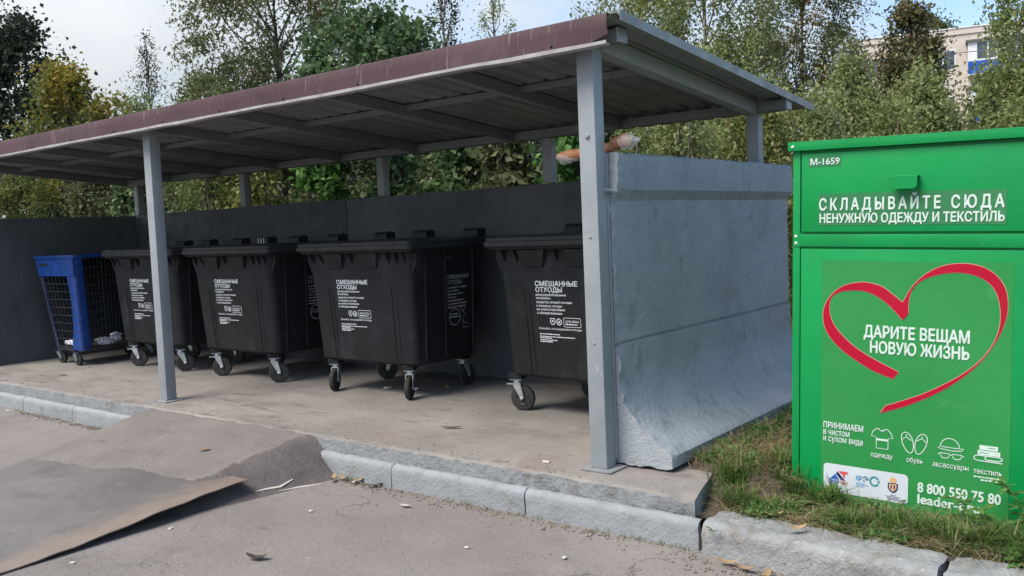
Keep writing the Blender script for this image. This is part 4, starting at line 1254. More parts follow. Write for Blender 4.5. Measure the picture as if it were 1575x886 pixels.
    f = Flat(); f.text('Э', .402, .063, .031, .032, bold=.03)
    f.line([(.464 + .0225 * math.cos(R(t)), .075 + .0235 * math.sin(R(t))) for t in range(30, 331, 12)], .010)
    f.line([(.464 + .0225 * math.cos(R(t)), .075 + .0235 * math.sin(R(t))) for t in range(-18, 19, 9)], .010); lg(f, M['logoteal'], 'emblem')
    f = Flat(); f.poly([(.534, .082), (.586, .082), (.586, .052), (.578, .038), (.560, .026), (.543, .038), (.534, .052)])
    for i, (x0, x1) in enumerate(((.548, .575), (.520, .600), (.530, .590), (.535, .612))): f.dashes(x0, .013 - .008 * i, x1 - x0, .004, 30 + i, .012)
    lg(f, M['logonavy'], 'emblem')
    f = Flat(); f.poly([(.541, .077), (.579, .077), (.579, .054), (.560, .034), (.541, .054)]); f.poly([(.546, .084), (.574, .084), (.577, .106), (.567, .112), (.560, .119), (.553, .112), (.543, .106)])
    f.build('emblem', M['logogold'], pl, Matrix.Translation((0, 0, .002)))
    f = Flat(); f.poly([(.549, .071), (.557, .071), (.555, .050), (.549, .054)]); f.poly([(.564, .071), (.572, .071), (.572, .054), (.565, .048)])
    f.build('emblem', M['logonavy'], pl, Matrix.Translation((0, 0, .003)))
make_green()

# ------------------------------------------------------------------ loaf in a bag on the wall
def make_loaf():
    o = empty('bread_bag', 'long orange loaf in a clear plastic bag lying on the wall top', 'bread', (-2.90, 4.76, 1.93))
    def lump(pts, rad, mat, name, n=14, amp=.16, seed=0):
        mb = MB(); mb.tube(pts, rad, n)
        mb.V = [tuple(Vector(v) + Vector((nz(v[0] + seed, v[1], v[2], 22), nz(v[1] + seed, v[2], v[0], 22), nz(v[2], v[0] + seed, v[1], 22))) * amp * .05) for v in mb.V]
        return mb.build(name, mat, o, 60)
    def lerp(a, b, n): return [Vector(a).lerp(Vector(b), i / (n - 1)) for i in range(n)]
    prof = lambda n, r: [r * (1 - abs(2 * i / (n - 1) - 1) ** 5) ** .5 * .95 + r * .05 for i in range(n)]
    lump(lerp((-.47, .05, .012), (.02, .02, .036), 26), prof(26, .034), M['bread'], 'loaf', seed=1)
    lump(lerp((-.04, .03, .055), (.115, -.01, .068), 18), prof(18, .040), M['bread'], 'loaf', seed=4)
    lump(lerp((-.47, .05, .004), (-.30, .04, -.014), 12), [.01, .025, .034, .037, .038, .036, .034, .03, .026, .02, .014, .006], M['film'], 'bag', amp=.3, seed=7)
    lump(lerp((.06, .0, .058), (.20, -.03, .062), 12), [.044, .046, .047, .046, .044, .04, .035, .028, .021, .015, .009, .004], M['film'], 'bag', amp=.3, seed=9)
make_loaf()

# ------------------------------------------------------------------ apartment block beyond the trees
def make_block():
    P0 = Vector((-13.2, 60.7, 0)); ang = R(102)
    e = Vector((math.sin(ang), -math.cos(ang), 0))            # to the right along the facade
    inn = Vector((-e.y, e.x, 0))                              # into the building
    m = Matrix((e, inn, Vector((0, 0, 1)))).transposed().to_4x4(); m.translation = P0
    b = empty('apartment_block', 'pale pink apartment block with a flat roof behind the trees', 'building')
    b.matrix_basis = m
    mb = MB(); mb.box((-5.0, 0, -.3), (16, 12, 12.05)); mb.build('wall', M['facade'], b)
    mb = MB(); mb.box((-5.06, -.08, 12.052), (16.06, 12.06, 12.40), .01); mb.build('parapet', M['facade'], b)
    mb = MB(); mb.box((-5.1, -.13, 12.402), (16.1, 12.1, 12.47), .01); mb.build('coping', M['fwhite'], b)
    for fl in range(4):
        dz = -2.8 * fl
        for x0 in (1.25, 9.0):
            mb = MB(); mb.box((x0 - .02, -.95, 9.42 + dz), (x0 + 3.1, .02, 9.48 + dz)); mb.build('balcony_slab', M['fwhite'], b)
            mb = MB()
            x1 = x0 + 3.06
            mb.box((x0, -.92, 9.482 + dz), (x1, -.88, 10.24 + dz))
            for k in range(8): mb.box((x0, -.935, 9.52 + dz + k * .09), (x1, -.921, 9.57 + dz + k * .09))
            mb.build('balcony_panel', M['fblue'], b)
            mb = MB()
            mb.box((x0 - .01, -.93, 10.242 + dz), (x1 + .01, -.86, 10.33 + dz)); mb.box((x0 - .01, -.93, 11.33 + dz), (x1 + .01, -.86, 11.40 + dz))
            for xx in (0, .42, 1.03, 1.5, 2.05, 3.0): mb.box((x0 + xx, -.925, 10.332 + dz), (x0 + xx + .07, -.865, 11.328 + dz))
            mb.box((x0 + .07, -.915, 10.332 + dz), (x0 + .42, -.875, 11.328 + dz)); mb.box((x0 + .49, -.92, 10.78 + dz), (x1 - .07, -.87, 10.83 + dz))
            mb.build('balcony_glazing_frame', M['fwhite'], b)
            mb = MB(); mb.box((x0 + .5, -.905, 10.335 + dz), (x1 - .05, -.885, 11.325 + dz)); mb.build('balcony_glass', M['glass'], b)
            mb = MB(); mb.box((x0 - .12, -1.1, 11.402 + dz), (x1 + .15, .02, 11.50 + dz)); mb.build('balcony_canopy', M['fdark'], b)
        for x0 in (-4.4, -2.4, -.75, 5.6, 7.2, 13.2):
            w_ = 1.35
            mb = MB()
            mb.box((x0, -.03, 9.95 + dz), (x0 + w_, -.005, 10.02 + dz)); mb.box((x0, -.03, 11.13 + dz), (x0 + w_, -.005, 11.20 + dz))
            mb.box((x0, -.03, 10.022 + dz), (x0 + .07, -.005, 11.128 + dz)); mb.box((x0 + w_ - .07, -.03, 10.022 + dz), (x0 + w_, -.005, 11.128 + dz)); mb.box((x0 + .62, -.028, 10.022 + dz), (x0 + .69, -.006, 11.128 + dz))
            f = mb.build('window', M['fwhite'], b)
            mb = MB(); mb.box((x0 + .05, -.015, 10.0 + dz), (x0 + w_ - .05, -.002, 11.15 + dz)); mb.build('pane', M['glass'], f)
make_block()

# ------------------------------------------------------------------ trees and shrubs
def leaf_cloud(C, S, size, aspect, droop, n_per, rs, fold=.25, big=False):
    """C cluster centres, S cluster radii (N,3); leaves as folded diamonds"""
    N = len(C)
    idx = rs.integers(0, N, n_per * N)
    p = rs.normal(size=(len(idx), 3)); p *= (np.abs(rs.normal(size=(len(idx), 1))) ** .3)
    pos = C[idx] + p * S[idx] * .55
    n = len(pos)
    d = rs.normal(size=(n, 3)); d[:, 2] -= droop; d /= np.linalg.norm(d, axis=1)[:, None]
    q = rs.normal(size=(n, 3)); q[:, 2] += .6
    s = np.cross(d, q); s /= np.linalg.norm(s, axis=1)[:, None] + 1e-9
    nn = np.cross(s, d)
    L = size * rs.uniform(.65, 1.3, n)[:, None]; Wd = L * aspect * .5
    V = np.empty((n, 4, 3))
    V[:, 0] = pos; V[:, 2] = pos + d * L
    V[:, 1] = pos + d * L * .42 + s * Wd + nn * L * fold * .3; V[:, 3] = pos + d * L * .42 - s * Wd + nn * L * fold * .3
    b = np.arange(n)[:, None] * 4
    T = np.concatenate([b + np.array([[0, 1, 2]]), b + np.array([[0, 2, 3]])])
    return V.reshape(-1, 3), T

def tree(name, label, cat, x, y, zt, zb, r, leaves, size, mat, bark, group, seed, shape='oval', nclus=60, per=90, aspect=.55, droop=.3, spread=.34, ground=-.1, multi=1, tr=.06, vstretch=1.0):
    rs = np.random.default_rng(seed)
    o = empty(name, label, cat, (x, y, ground), 0, group)
    h = zt - zb
    C = []
    while len(C) < nclus:
        t = rs.uniform(0, 1)
        if shape == 'oval': w = math.sqrt(max(0, 1 - (2 * t - 1) ** 2)) * .9 + .1
        elif shape == 'birch': w = (.85 * (1 - t) ** .6 + .12) * (1 if t > .12 else .6 + 3 * t)
        elif shape == 'wide': w = (1 - t ** 3) * .95 + .05
        else: w = 1.0
        a = rs.uniform(0, 2 * math.pi)
        w *= 1 + .35 * noise.noise(Vector((math.cos(a) * 1.5, math.sin(a) * 1.5 + seed, t * 4)))
        rr = r * w * math.sqrt(rs.uniform(.08, 1))
        C.append((rr * math.cos(a), rr * math.sin(a), zb + h * (t * .96) - ground))
    C = np.array(C)
    cs = spread * r * rs.uniform(.55, 1.25, (len(C), 1))
    S = np.concatenate([cs, cs, cs * vstretch], 1)
    V, T = leaf_cloud(C, S, size, aspect, droop, per, rs)
    cr_ = raw_mesh('crown', V, T, mat, o)
    # trunk(s) and limbs
    mb = MB()
    for k in range(multi):
        tx, ty = (0, 0) if multi == 1 else (rs.uniform(-.5, .5) * r, rs.uniform(-.5, .5) * r)
        pts = []; rad = []
        top = zt - ground - .12 * h
        for i in range(9):
            t = i / 8
            pts.append((tx * (.3 + .7 * t) + .05 * r * nz(seed + k, t * 3, 0, 1), ty * (.3 + .7 * t) + .05 * r * nz(seed + k, t * 3, 5, 1), top * t)); rad.append(tr * (1 - .85 * t) + .006)
        mb.tube(pts, rad, 7)
    ctr = [pts[i] for i in range(9)]
    tk = mb.build('trunk', bark, o, 60)
    mb = MB()
    for c in C[:: max(1, len(C) // 40)]:
        z0 = max(.25 * c[2], c[2] - .55 * math.hypot(c[0], c[1]) - .25 * h * rs.uniform(.3, 1))
        i = min(7, int(z0 / max(.01, top) * 8)); bx = Vector(pts[i]); bx.z = z0
        e = Vector(c); m_ = bx.lerp(e, .5) + Vector((rs.normal() * .05, rs.normal() * .05, -.04 * h * rs.uniform(-1, 1)))
        mb.tube([bx, bx.lerp(m_, .5) + Vector((0, 0, .02)), m_, m_.lerp(e, .55), e], [tr * .33, tr * .26, tr * .2, tr * .12, .004], 4, False)
    mb.build('limbs', bark if bark is not M['barkbirch'] else M['twig'], tk, 60)
    return o

LM = {
 'birch': leafmat('birch_leaves', [(.095, .145, .040), (.16, .215, .065), (.25, .29, .105), (.32, .34, .15), (.12, .17, .05)]),
 'birchpale': leafmat('pale_birch_leaves', [(.13, .18, .055), (.21, .265, .09), (.31, .345, .15), (.38, .39, .21), (.16, .21, .065)]),
 'birchyel': leafmat('yellowing_birch_leaves', [(.12, .155, .045), (.20, .225, .07), (.27, .275, .10), (.15, .185, .055)]),
 'dark': leafmat('dark_leaves', [(0.018, 0.032, 0.021), (0.032, 0.052, 0.030), (0.052, 0.075, 0.044), (0.034, 0.046, 0.028)], trans=.2),
 'yellow': leafmat('yellow_leaves', [(.24, .20, .030), (.33, .25, .035), (.18, .18, .04), (.38, .27, .04)], [(.085, .115, .035), (.15, .17, .05)], pscale=1.5, plo=.44, phi=.56),
 'ash': leafmat('ash_leaves', [(.065, .092, .036), (.115, .14, .056), (.165, .18, .08), (.09, .115, .05)], [(.27, .145, .05), (.20, .14, .05), (.15, .14, .055)], pscale=1.0, plo=.57, phi=.64, trans=.42),
 'lilac': leafmat('lilac_leaves', [(.040, .075, .028), (.060, .115, .038), (.10, .165, .058), (.18, .23, .13), (.052, .11, .040)], trans=.35),
 'lilacbright': leafmat('bright_shrub_leaves', [(.065, .145, .036), (.105, .235, .055), (.17, .31, .09), (.07, .165, .042)], trans=.42),
 'rowan': leafmat('rowan_leaves', [(0.075, 0.098, 0.041), (0.127, 0.149, 0.063), (0.190, 0.207, 0.098)], [(0.276, 0.149, 0.063), (0.184, 0.138, 0.057), (0.149, 0.144, 0.069)], pscale=1.3, plo=.50, phi=.60, trans=.42),
 'brown': leafmat('brown_green_leaves', [(.070, .080, .036), (.115, .12, .055), (.18, .165, .075), (.20, .155, .075), (.085, .10, .045)], [(.17, .11, .05), (.12, .095, .045)], pscale=.9, plo=.54, phi=.64, trans=.3),
 'deep_green': leafmat('deep_green_leaves', [(0.024, 0.036, 0.024), (0.045, 0.063, 0.036), (0.083, 0.105, 0.060)], trans=.15),  # dark green leaf tones, little translucency
 'olive': leafmat('olive_shrub_leaves', [(.085, .115, .030), (.13, .165, .045), (.18, .20, .06), (.075, .105, .03)]),
 'mixed': leafmat('mixed_shrub_leaves', [(.07, .10, .036), (.13, .145, .06), (.19, .19, .10), (.055, .085, .03)]),
}
B_, D_ = M['barkbirch'], M['bark']
gt = 'trees behind the shelter'
TREES = [
 # name, label, x, y, zt, zb, r, size, mat, bark, shape, clusters, leaves each, aspect, droop, spread, vstretch
 ('maple_tree', 'dark green maple filling the left edge of the view', -23.3, 10.3, 7.25, 2.4, 1.35, .12, 'dark', D_, 'oval', 95, 170, .8, .3, .32, 1),
 ('maple_tree', 'small maple with golden yellow leaves beside the dark maple', -17.1, 8.4, 4.95, 1.9, .95, .085, 'yellow', D_, 'oval', 85, 110, .8, .3, .32, 1),
 ('birch_tree', 'slender sparse birch standing out against white cloud at left', -24.4, 14.4, 7.6, 4.2, .62, .06, 'dark', B_, 'birch', 50, 40, .7, .6, .30, 1.6),
 ('willow_bush', 'low grey green bushy tree under the sparse birch', -18.9, 10.8, 4.75, 2.2, 1.25, .09, 'birch', D_, 'wide', 70, 90, .4, .4, .32, 1),
 ('willow_bush', 'round green bushy tree at the foot of the orange-tinged ash', -16.9, 11.1, 4.95, 2.4, .85, .09, 'birch', D_, 'wide', 55, 90, .4, .4, .32, 1),
 ('ash_tree', 'big ash with orange-brown patches rising above the roof at left', -12.7, 9.9, 7.2, 2.6, 1.62, .085, 'ash', D_, 'oval', 170, 190, .38, .6, .25, 1),
 ('lilac_tree', 'broad-leaved dark shrub crown topping the roof right of the ash', -8.75, 8.35, 4.35, 2.6, .95, .085, 'lilac', D_, 'oval', 90, 110, .72, .5, .30, 1),
 ('birch_tree', 'thin airy birch above the middle of the roof', -13.6, 15.2, 8.1, 4.0, .62, .06, 'dark', B_, 'birch', 55, 60, .7, .6, .30, 1.8),
 ('birch_tree', 'very sparse pale birch right of the airy birch', -15.2, 19.0, 8.6, 4.6, .72, .06, 'birchpale', B_, 'birch', 46, 45, .7, .6, .30, 1.8),
 ('willow_tree', 'yellowish weeping tree behind the high corner of the roof', -9.1, 16.0, 6.9, 1.6, 1.3, .085, 'birchyel', D_, 'oval', 140, 140, .4, 1.2, .28, 2.0),
 ('birch_tree', 'tall full grey green birch right of the roof corner', -7.2, 15.0, 7.4, 1.4, 1.3, .07, 'birchpale', B_, 'oval', 190, 190, .62, .9, .24, 1.9),
 ('rowan_tree', 'rowan with rusty orange top between the two big birches', -6.55, 18.0, 7.1, 1.5, 1.3, .075, 'rowan', D_, 'oval', 170, 180, .45, .5, .26, 1),
 ('birch_tree', 'young leafy birch in front of the pale facade', -4.55, 14.5, 3.95, 1.0, .9, .062, 'birchpale', B_, 'wide', 120, 150, .62, .9, .27, 1.7),
 ('hornbeam_tree', 'dark brownish tree standing before the apartment block', -4.3, 17.2, 5.25, 1.2, .88, .075, 'brown', D_, 'birch', 115, 170, .6, .4, .27, 1.1),
 ('birch_tree', 'birch with white trunk at the right edge of the view', -1.95, 14.9, 6.1, .9, .82, .062, 'birch', B_, 'oval', 140, 150, .62, .9, .27, 1.9),
 ('birch_tree', 'bushy low birch left of the green box, below the rowan', -5.5, 13.2, 3.5, .8, 1.0, .06, 'birch', B_, 'wide', 120, 150, .6, .9, .26, 1.6),
 ('birch_tree', 'pale low birch right above the green box', -3.2, 13.4, 3.35, .8, .9, .06, 'birchpale', B_, 'wide', 120, 150, .6, .9, .26, 1.6),
 ('spruce_tree', 'dark green tree low in front of the brownish tree', -3.55, 14.6, 3.35, .8, .46, .08, 'deep_green', D_, 'birch', 60, 90, .5, .5, .28, 1),
 ('poplar_tree', 'far tree crown showing above the apartment roof', -19.0, 82.0, 17.9, 6.0, 2.4, .28, 'olive', D_, 'oval', 70, 70, .7, .4, .30, 1),
 ('poplar_tree', 'small far tree tip above the apartment roof', -16.0, 84.4, 17.1, 6.0, .9, .25, 'birch', D_, 'oval', 40, 40, .7, .4, .30, 1),
]
for i, (nm, lb, x, y, zt, zb, r, sz, mt, bk, shp, nc, per, asp, dr, sp, vs) in enumerate(TREES):
    tree(nm, lb, 'tree', x, y, zt, zb, r, None, sz, LM[mt], bk, gt, 100 + i, shp, nc, per, asp, dr, sp, -.1, 1, .045 + .012 * r, vs)
gs = 'shrubs seen between wall and roof'
SHRUBS = [
 ('leftmost yellow-green shrub over the low dark wall', -15.9, 6.9, 3.25, .75, .07, 'olive', 70, .5),
 ('dark shrub next to the yellow-green one behind the low wall', -15.8, 7.8, 3.2, .62, .07, 'deep_green', 60, .5),
 ('brownish mixed shrub behind the low wall', -14.85, 7.7, 3.1, .55, .07, 'mixed', 60, .5),
 ('blue-green shrub behind the corner of the low wall', -13.6, 7.75, 3.05, .58, .085, 'lilac', 60, .7),
 ('yellow-green shrub behind the wall, right of the slim post', -12.6, 8.5, 3.15, .75, .075, 'olive', 75, .5),
 ('pale green shrub left of the second rear post', -11.2, 8.3, 3.0, .58, .08, 'birchyel', 60, .6),
 ('bright green broad-leaved shrub right of the second rear post', -9.4, 8.0, 2.95, .62, .10, 'lilacbright', 60, .72),
 ('dark green broad-leaved shrub in the middle of the gap', -8.35, 8.1, 3.0, .62, .10, 'lilac', 60, .72),
 ('dark broad-leaved shrub right of the middle rear post', -7.2, 8.3, 2.95, .6, .10, 'lilac', 55, .72),
 ('shrub mixing dead brown stems and green leaves behind the wall', -6.5, 8.35, 2.9, .5, .10, 'mixed', 50, .7),
 ('bright climbing shrub left of the fourth rear post', -5.75, 8.3, 2.95, .52, .10, 'lilacbright', 60, .72),
 ('small-leaved shrub behind the loaf on the wall', -5.5, 9.4, 2.85, .58, .05, 'birch', 70, .5),
 ('pale willow shrub over the top of the grey end wall', -5.1, 9.9, 3.05, .75, .07, 'birchpale', 95, .42),
 ('willow shrub in the middle over the grey end wall', -4.45, 10.6, 3.1, .75, .07, 'birchyel', 95, .42),
 ('green willow shrub beside the last rear post', -3.95, 11.2, 3.1, .75, .065, 'birchpale', 95, .42),
 ('olive shrub peeping over the left end of the green box', -3.15, 11.6, 2.9, .75, .065, 'birch', 90, .42),
 ('olive shrub low behind the green box', -1.7, 11.4, 2.6, .75, .065, 'birch', 90, .42),
]
for i, (lb, x, y, zt, r, sz, mt, nc, asp) in enumerate(SHRUBS):
    tree('shrub', lb, 'shrub', x, y, zt, .15, r, None, sz, LM[mt], M['twig'], gs, 300 + i, 'wide', nc, 115, asp, .5, .34, -.1, 3, .02, 1.0)
# a deeper row of trees that closes the view below the crowns
gb = 'background thicket'
BACK = [(-26, 18, 'dark olive tree at the far left of the background thicket', 'mixed'), (-22.0, 16, 'green background tree below the sparse birch', 'birch'), (-18.5, 15.5, 'olive background tree between low bushes', 'olive'),
        (-15.2, 14.5, 'dark background tree under the airy birch', 'deep_green'), (-12.2, 14.5, 'green background tree behind the middle of the shelter', 'birch'),
        (-9.6, 14.0, 'dark background tree behind the right half of the shelter', 'deep_green'), (-7.6, 17.5, 'green background tree behind the tall grey birch', 'birch'),
        (-20.6, 12.3, 'dense background tree seen past the slim post', 'birch'), (-13.4, 14.0, 'dense background tree behind the middle rear post', 'mixed'), (-24.5, 12.2, 'dense background tree behind the low dark wall', 'olive'),
        (-5.2, 20.0, 'dark background tree behind the young birch', 'mixed'), (-3.0, 19.5, 'green background tree behind the brownish tree', 'birch'), (-.8, 19, 'green background tree behind the white-trunked birch', 'birchpale')]
for i, (x, y, lb, mt) in enumerate(BACK):
    tree('background_tree', lb, 'tree', x, y, 3.9 if i not in (6, 10, 11) else 4.2, .2, 1.9, None, .10, LM[mt], D_, gb, 500 + i, 'wide', 130, 130, .6, .5, .27, -.1, 1, .06, 1.2)

# overhead cables
def cable(name, label, a, b, sag, r):
    mb = MB(); a, b = Vector(a), Vector(b)
    mb.tube([a.lerp(b, t / 20) - Vector((0, 0, sag * 4 * (t / 20) * (1 - t / 20))) for t in range(21)], r, 5)
    tag(mb.build(name, M['fdark'], None, 60), label, 'cable')
cable('overhead_cable', 'thin cable slanting from the facade down into the trees', (-10.75, 60.05, 10.78), (-14.5, 40, 8.9), .3, .022)
cable('overhead_cable', 'upper of two faint cables crossing the cloud above the roof', (-24.5, 22, 10.6), (-17.8, 24.5, 10.0), .1, .014)
cable('overhead_cable', 'lower of two faint cables crossing the cloud above the roof', (-24.5, 22, 10.2), (-17.8, 24.5, 9.55), .1, .014)

# ------------------------------------------------------------------ verge vegetation
def blades(n, fn, hrange, wid, lean, seed):
    rs = np.random.default_rng(seed)
    P = []
    while len(P) < n:
        q = fn(rs)
        if q: P.append(q)
    P = np.array(P); n = len(P)
    a = rs.uniform(0, 2 * math.pi, n); h = rs.uniform(*hrange, n); ln = rs.uniform(*lean, n) * h; w = wid * rs.uniform(.6, 1.4, n)
    dx, dy = np.cos(a), np.sin(a)
    V = np.zeros((n, 5, 3))
    for k, (t, ww) in enumerate(((0, 1), (0, -1), (.55, .8), (.55, -.8), (1, 0))):
        V[:, k, 0] = P[:, 0] + dx * ln * t * t - dy * w * ww * .5
        V[:, k, 1] = P[:, 1] + dy * ln * t * t + dx * w * ww * .5
        V[:, k, 2] = P[:, 2] + h * (t - .35 * t * t * np.clip(ln / h, 0, 1.6))
    b = np.arange(n)[:, None] * 5
    T = np.concatenate([b + np.array([[0, 1, 2]]), b + np.array([[1, 3, 2]]), b + np.array([[2, 3, 4]])])
    return V.reshape(-1, 3), T
def on_verge(rs):
    x = rs.uniform(-2.45, .7); y = 4.46 + abs(rs.normal()) * .30
    if rs.uniform() < .3: x, y = rs.uniform(-2.5, -1.9), rs.uniform(4.8, 7.5)
    if y > 5.0 and x > -1.92: return None
    if x < -2.15 and y < 4.80: return None
    if x < -2.25 and y < 5.0 and rs.uniform() < .5: return None
    if -1.55 < x < -.7 and y > 4.74 and rs.uniform() < .8: return None
    d = fbm(x, y, 3, 2.6)
    if d < -.15 and rs.uniform() < .75: return None
    return (x, y, max(zverge(x, y) - .004, .002 if x < -2.22 - .27 * max(0, y - 4.32) else -1))
V, T = blades(9000, on_verge, (.03, .085), .005, (.3, 1.7), 5)
tag(raw_mesh('grass', V, T, leafmat('grass_blades', [(.08, .13, .03), (.13, .19, .045), (.21, .22, .08), (.06, .10, .025), (.26, .24, .12)], [(.26, .215, .11), (.19, .15, .075), (.32, .28, .16)], pscale=3.5, plo=.46, phi=.58)), kind='stuff')
V, T = blades(3400, on_verge, (.05, .16), .0035, (1.2, 3.0), 6)
tag(raw_mesh('dry_grass', V, T, leafmat('straw', [(.40, .33, .19), (.32, .25, .14), (.47, .41, .27), (.22, .15, .085)], trans=.2)), kind='stuff')
def clumped(rs):
    q = on_verge(rs)
    if not q or fbm(q[0], q[1], 8, 4.5) < .12: return None
    return q
V, T = blades(2000, clumped, (.06, .14), .011, (.5, 1.5), 16)
tag(raw_mesh('broad_grass', V, T, leafmat('broad_blades', [(.06, .13, .03), (.10, .20, .045), (.17, .25, .08), (.05, .10, .028)])), kind='stuff')
def on_tuft(rs):
    c = [(-1.86, 4.90), (-1.66, 4.86), (-1.30, 4.66), (-1.10, 4.62), (-.88, 4.62), (-.70, 4.70), (-.52, 4.62), (-1.45, 4.60), (-.95, 4.55), (-2.08, 4.60), (-1.98, 5.05), (-2.2, 4.78), (-.62, 4.56), (-.78, 4.64), (-.6, 4.8)][rs.integers(0, 15)]
    x, y = rs.normal(c[0], .05), rs.normal(c[1], .035)
    return None if y > 4.965 and x > -1.93 else (x, y, zverge(x, y) - .004)
V, T = blades(2600, on_tuft, (.07, .20), .007, (.3, 1.3), 18)
tag(raw_mesh('tuft_grass', V, T, leafmat('tuft_blades', [(.06, .13, .025), (.10, .20, .04), (.19, .26, .08), (.05, .10, .02), (.28, .26, .13)])), kind='stuff')
def on_patch(rs):
    x, y = rs.normal(-2.15, .16), rs.normal(5.25, .35)
    if x > -1.93 or x < -2.55 or y < 4.85: return None
    return (x, y, max(zverge(x, y), .0))
V, T = blades(1600, on_patch, (.05, .14), .004, (.8, 2.6), 17)
tag(raw_mesh('cut_grass', V, T, leafmat('cut_straw', [(.30, .23, .12), (.20, .14, .075), (.14, .16, .05), (.38, .31, .18), (.16, .09, .06)], trans=.2)), kind='stuff')
# scattered seedling leaves between the blades
rs_ = np.random.default_rng(31); P_ = []
while len(P_) < 420:
    q = clumped(rs_)
    if q: P_.append((q[0], q[1], q[2] + .02))
P_ = np.array(P_)
V, T = leaf_cloud(P_, np.full((len(P_), 3), .05) * np.array([1, 1, .4]), .042, .6, -.4, 20, rs_)
tag(raw_mesh('ground_cover', V, T, LM['lilacbright']), kind='stuff')
def on_kerbfoot(rs):
    x = rs.uniform(-5.0, .4) if rs.uniform() < .7 else rs.uniform(-11.5, -8.2)
    y = (4.255 if x < -2.15 else 4.20) - abs(rs.normal()) * .022
    if fbm(x, 1, 1, 2.2) < -.05: return None
    return (x, y, -.272)
V, T = blades(420, on_kerbfoot, (.012, .045), .004, (.3, 1.6), 8)
tag(raw_mesh('kerb_grass', V, T, LM['olive']), kind='stuff')

def bits(n, fn, size, seed, flat=.5):
    """loose grit: small irregular four-sided lumps"""
    rs = np.random.default_rng(seed); V = []; T = []
    base = np.array([(1, 0, -.5), (-.5, .87, -.5), (-.5, -.87, -.5), (0, 0, 1)])
    for k in range(n):
        q = None
        while q is None: q = fn(rs)
        s = size * rs.uniform(.4, 1.6) ** 1.5
        a = rs.uniform(0, 6.28); c, sn = math.cos(a), math.sin(a)
        p = (base + rs.normal(size=(4, 3)) * .3) * np.array([s * rs.uniform(.7, 1.8), s, s * flat])
        V.append(np.stack([p[:, 0] * c - p[:, 1] * sn, p[:, 0] * sn + p[:, 1] * c, p[:, 2]], 1) + np.array(q))
        T += [(k * 4 + a_, k * 4 + b_, k * 4 + c_) for a_, b_, c_ in ((0, 1, 3), (1, 2, 3), (2, 0, 3), (0, 2, 1))]
    return np.concatenate(V), np.array(T)
def grit(rs):
    x = rs.uniform(-11.8, -8.1) if rs.uniform() < .4 else rs.uniform(-5.0, .5)
    return (x, (4.25 if x < -2.15 else 4.19) - abs(rs.normal()) * (.05 if x < -2.6 else .10), -.268)
V, T = bits(2600, grit, .006, 21)
tag(raw_mesh('kerbside_grit', V, T, leafmat('grit', [(.12, .09, .065), (.20, .15, .10), (.27, .22, .17), (.16, .10, .07), (.34, .31, .27)], trans=0)), kind='stuff')
def roadgrit(rs): return (rs.uniform(-9, .5), rs.uniform(1.6, 4.2), -.268)
V, T = bits(900, roadgrit, .0035, 22)
tag(raw_mesh('road_grit', V, T, leafmat('roadgrit', [(.20, .17, .15), (.36, .33, .30), (.10, .085, .08), (.5, .47, .43)], trans=0)), kind='stuff')
def slabgrit(rs):
    x = rs.uniform(-12, -2.3); y = rs.uniform(4.34, 6.6) if rs.uniform() < .5 else 4.34 + abs(rs.normal()) * .12
    return (x, y, .004)
V, T = bits(900, slabgrit, .004, 23)
tag(raw_mesh('slab_grit', V, T, leafmat('slabgrit', [(.20, .18, .16), (.32, .30, .27), (.09, .08, .075), (.42, .40, .37)], trans=0)), kind='stuff')
def moundcorner(rs): return (rs.uniform(-5.1, -4.4), 4.235 - abs(rs.normal()) * .03, -.268)

# leafy weeds at the foot of the green box
def weed(label, x, y, n, ln, seed, up=.6, lobed=True, mat='lilacbright', cat='weed'):
    r = random.Random(seed)
    o = empty('weed_plant', label, cat, (x, y, zverge(x, y) - .005), 0, 'weeds along the kerb')
    mb = MB()
    for k in range(n):
        a = r.uniform(0, 2 * math.pi); L = ln * r.uniform(.6, 1.15); u = up * r.uniform(.5, 1.3)
        d = Vector((math.cos(a), math.sin(a), 0)); s = Vector((-d.y, d.x, 0))
        seg = 9; mid = []
        for i in range(seg + 1):
            t = i / seg
            mid.append(d * L * (t * .9) * math.cos(u * .9 * (1 - t * .4)) + Vector((0, 0, L * (math.sin(u) * t - .42 * t * t * (1.1 - u * .4)))))
        for i in range(seg):
            t0, t1 = i / seg, (i + 1) / seg
            f = lambda t: L * .15 * (math.sin(math.pi * min(1, t * .92 + .05)) ** .8)
            w0, w1 = f(t0), f(t1)
            if lobed: w0 *= (1.0 if i % 2 else .38); w1 *= (.38 if i % 2 else 1.0)
            z = Vector((0, 0, .12 * L * .15))
            mb.add([mid[i], mid[i + 1], mid[i + 1] + s * w1 + z, mid[i] + s * w0 + z, mid[i] - s * w0 + z, mid[i + 1] - s * w1 + z], [(0, 1, 2, 3), (0, 4, 5, 1)])
    mb.build('leaves', LM[mat], o, 60)
    return o
weed('broad green weed leaning on the left front of the green box', -1.72, 4.84, 16, .17, 1, .8, False)
weed('small green weed beside the broad one', -1.58, 4.74, 12, .12, 2, .7, True)
weed('flat rosette weed by the kerb under the logo plate', -1.38, 4.66, 12, .12, 3, .5, False, 'olive')
weed('low toothed weed left of the tall weeds', -1.08, 4.62, 14, .14, 4, .6, True)
weed('low broad weed at the right end of the kerb', -.86, 4.58, 16, .15, 5, .6, False)
weed('toothed weed near the bottom right corner', -.66, 4.50, 16, .16, 6, .7, True)
weed('dark toothed weed under the web address', -1.0, 4.78, 14, .16, 7, .9, True, 'lilac')
weed('weed touching the right frame edge', -.55, 4.66, 14, .17, 8, .8, True)
weed('tiny weed in front of the wide kerb crack', -2.04, 4.20, 7, .06, 9, .8, True)
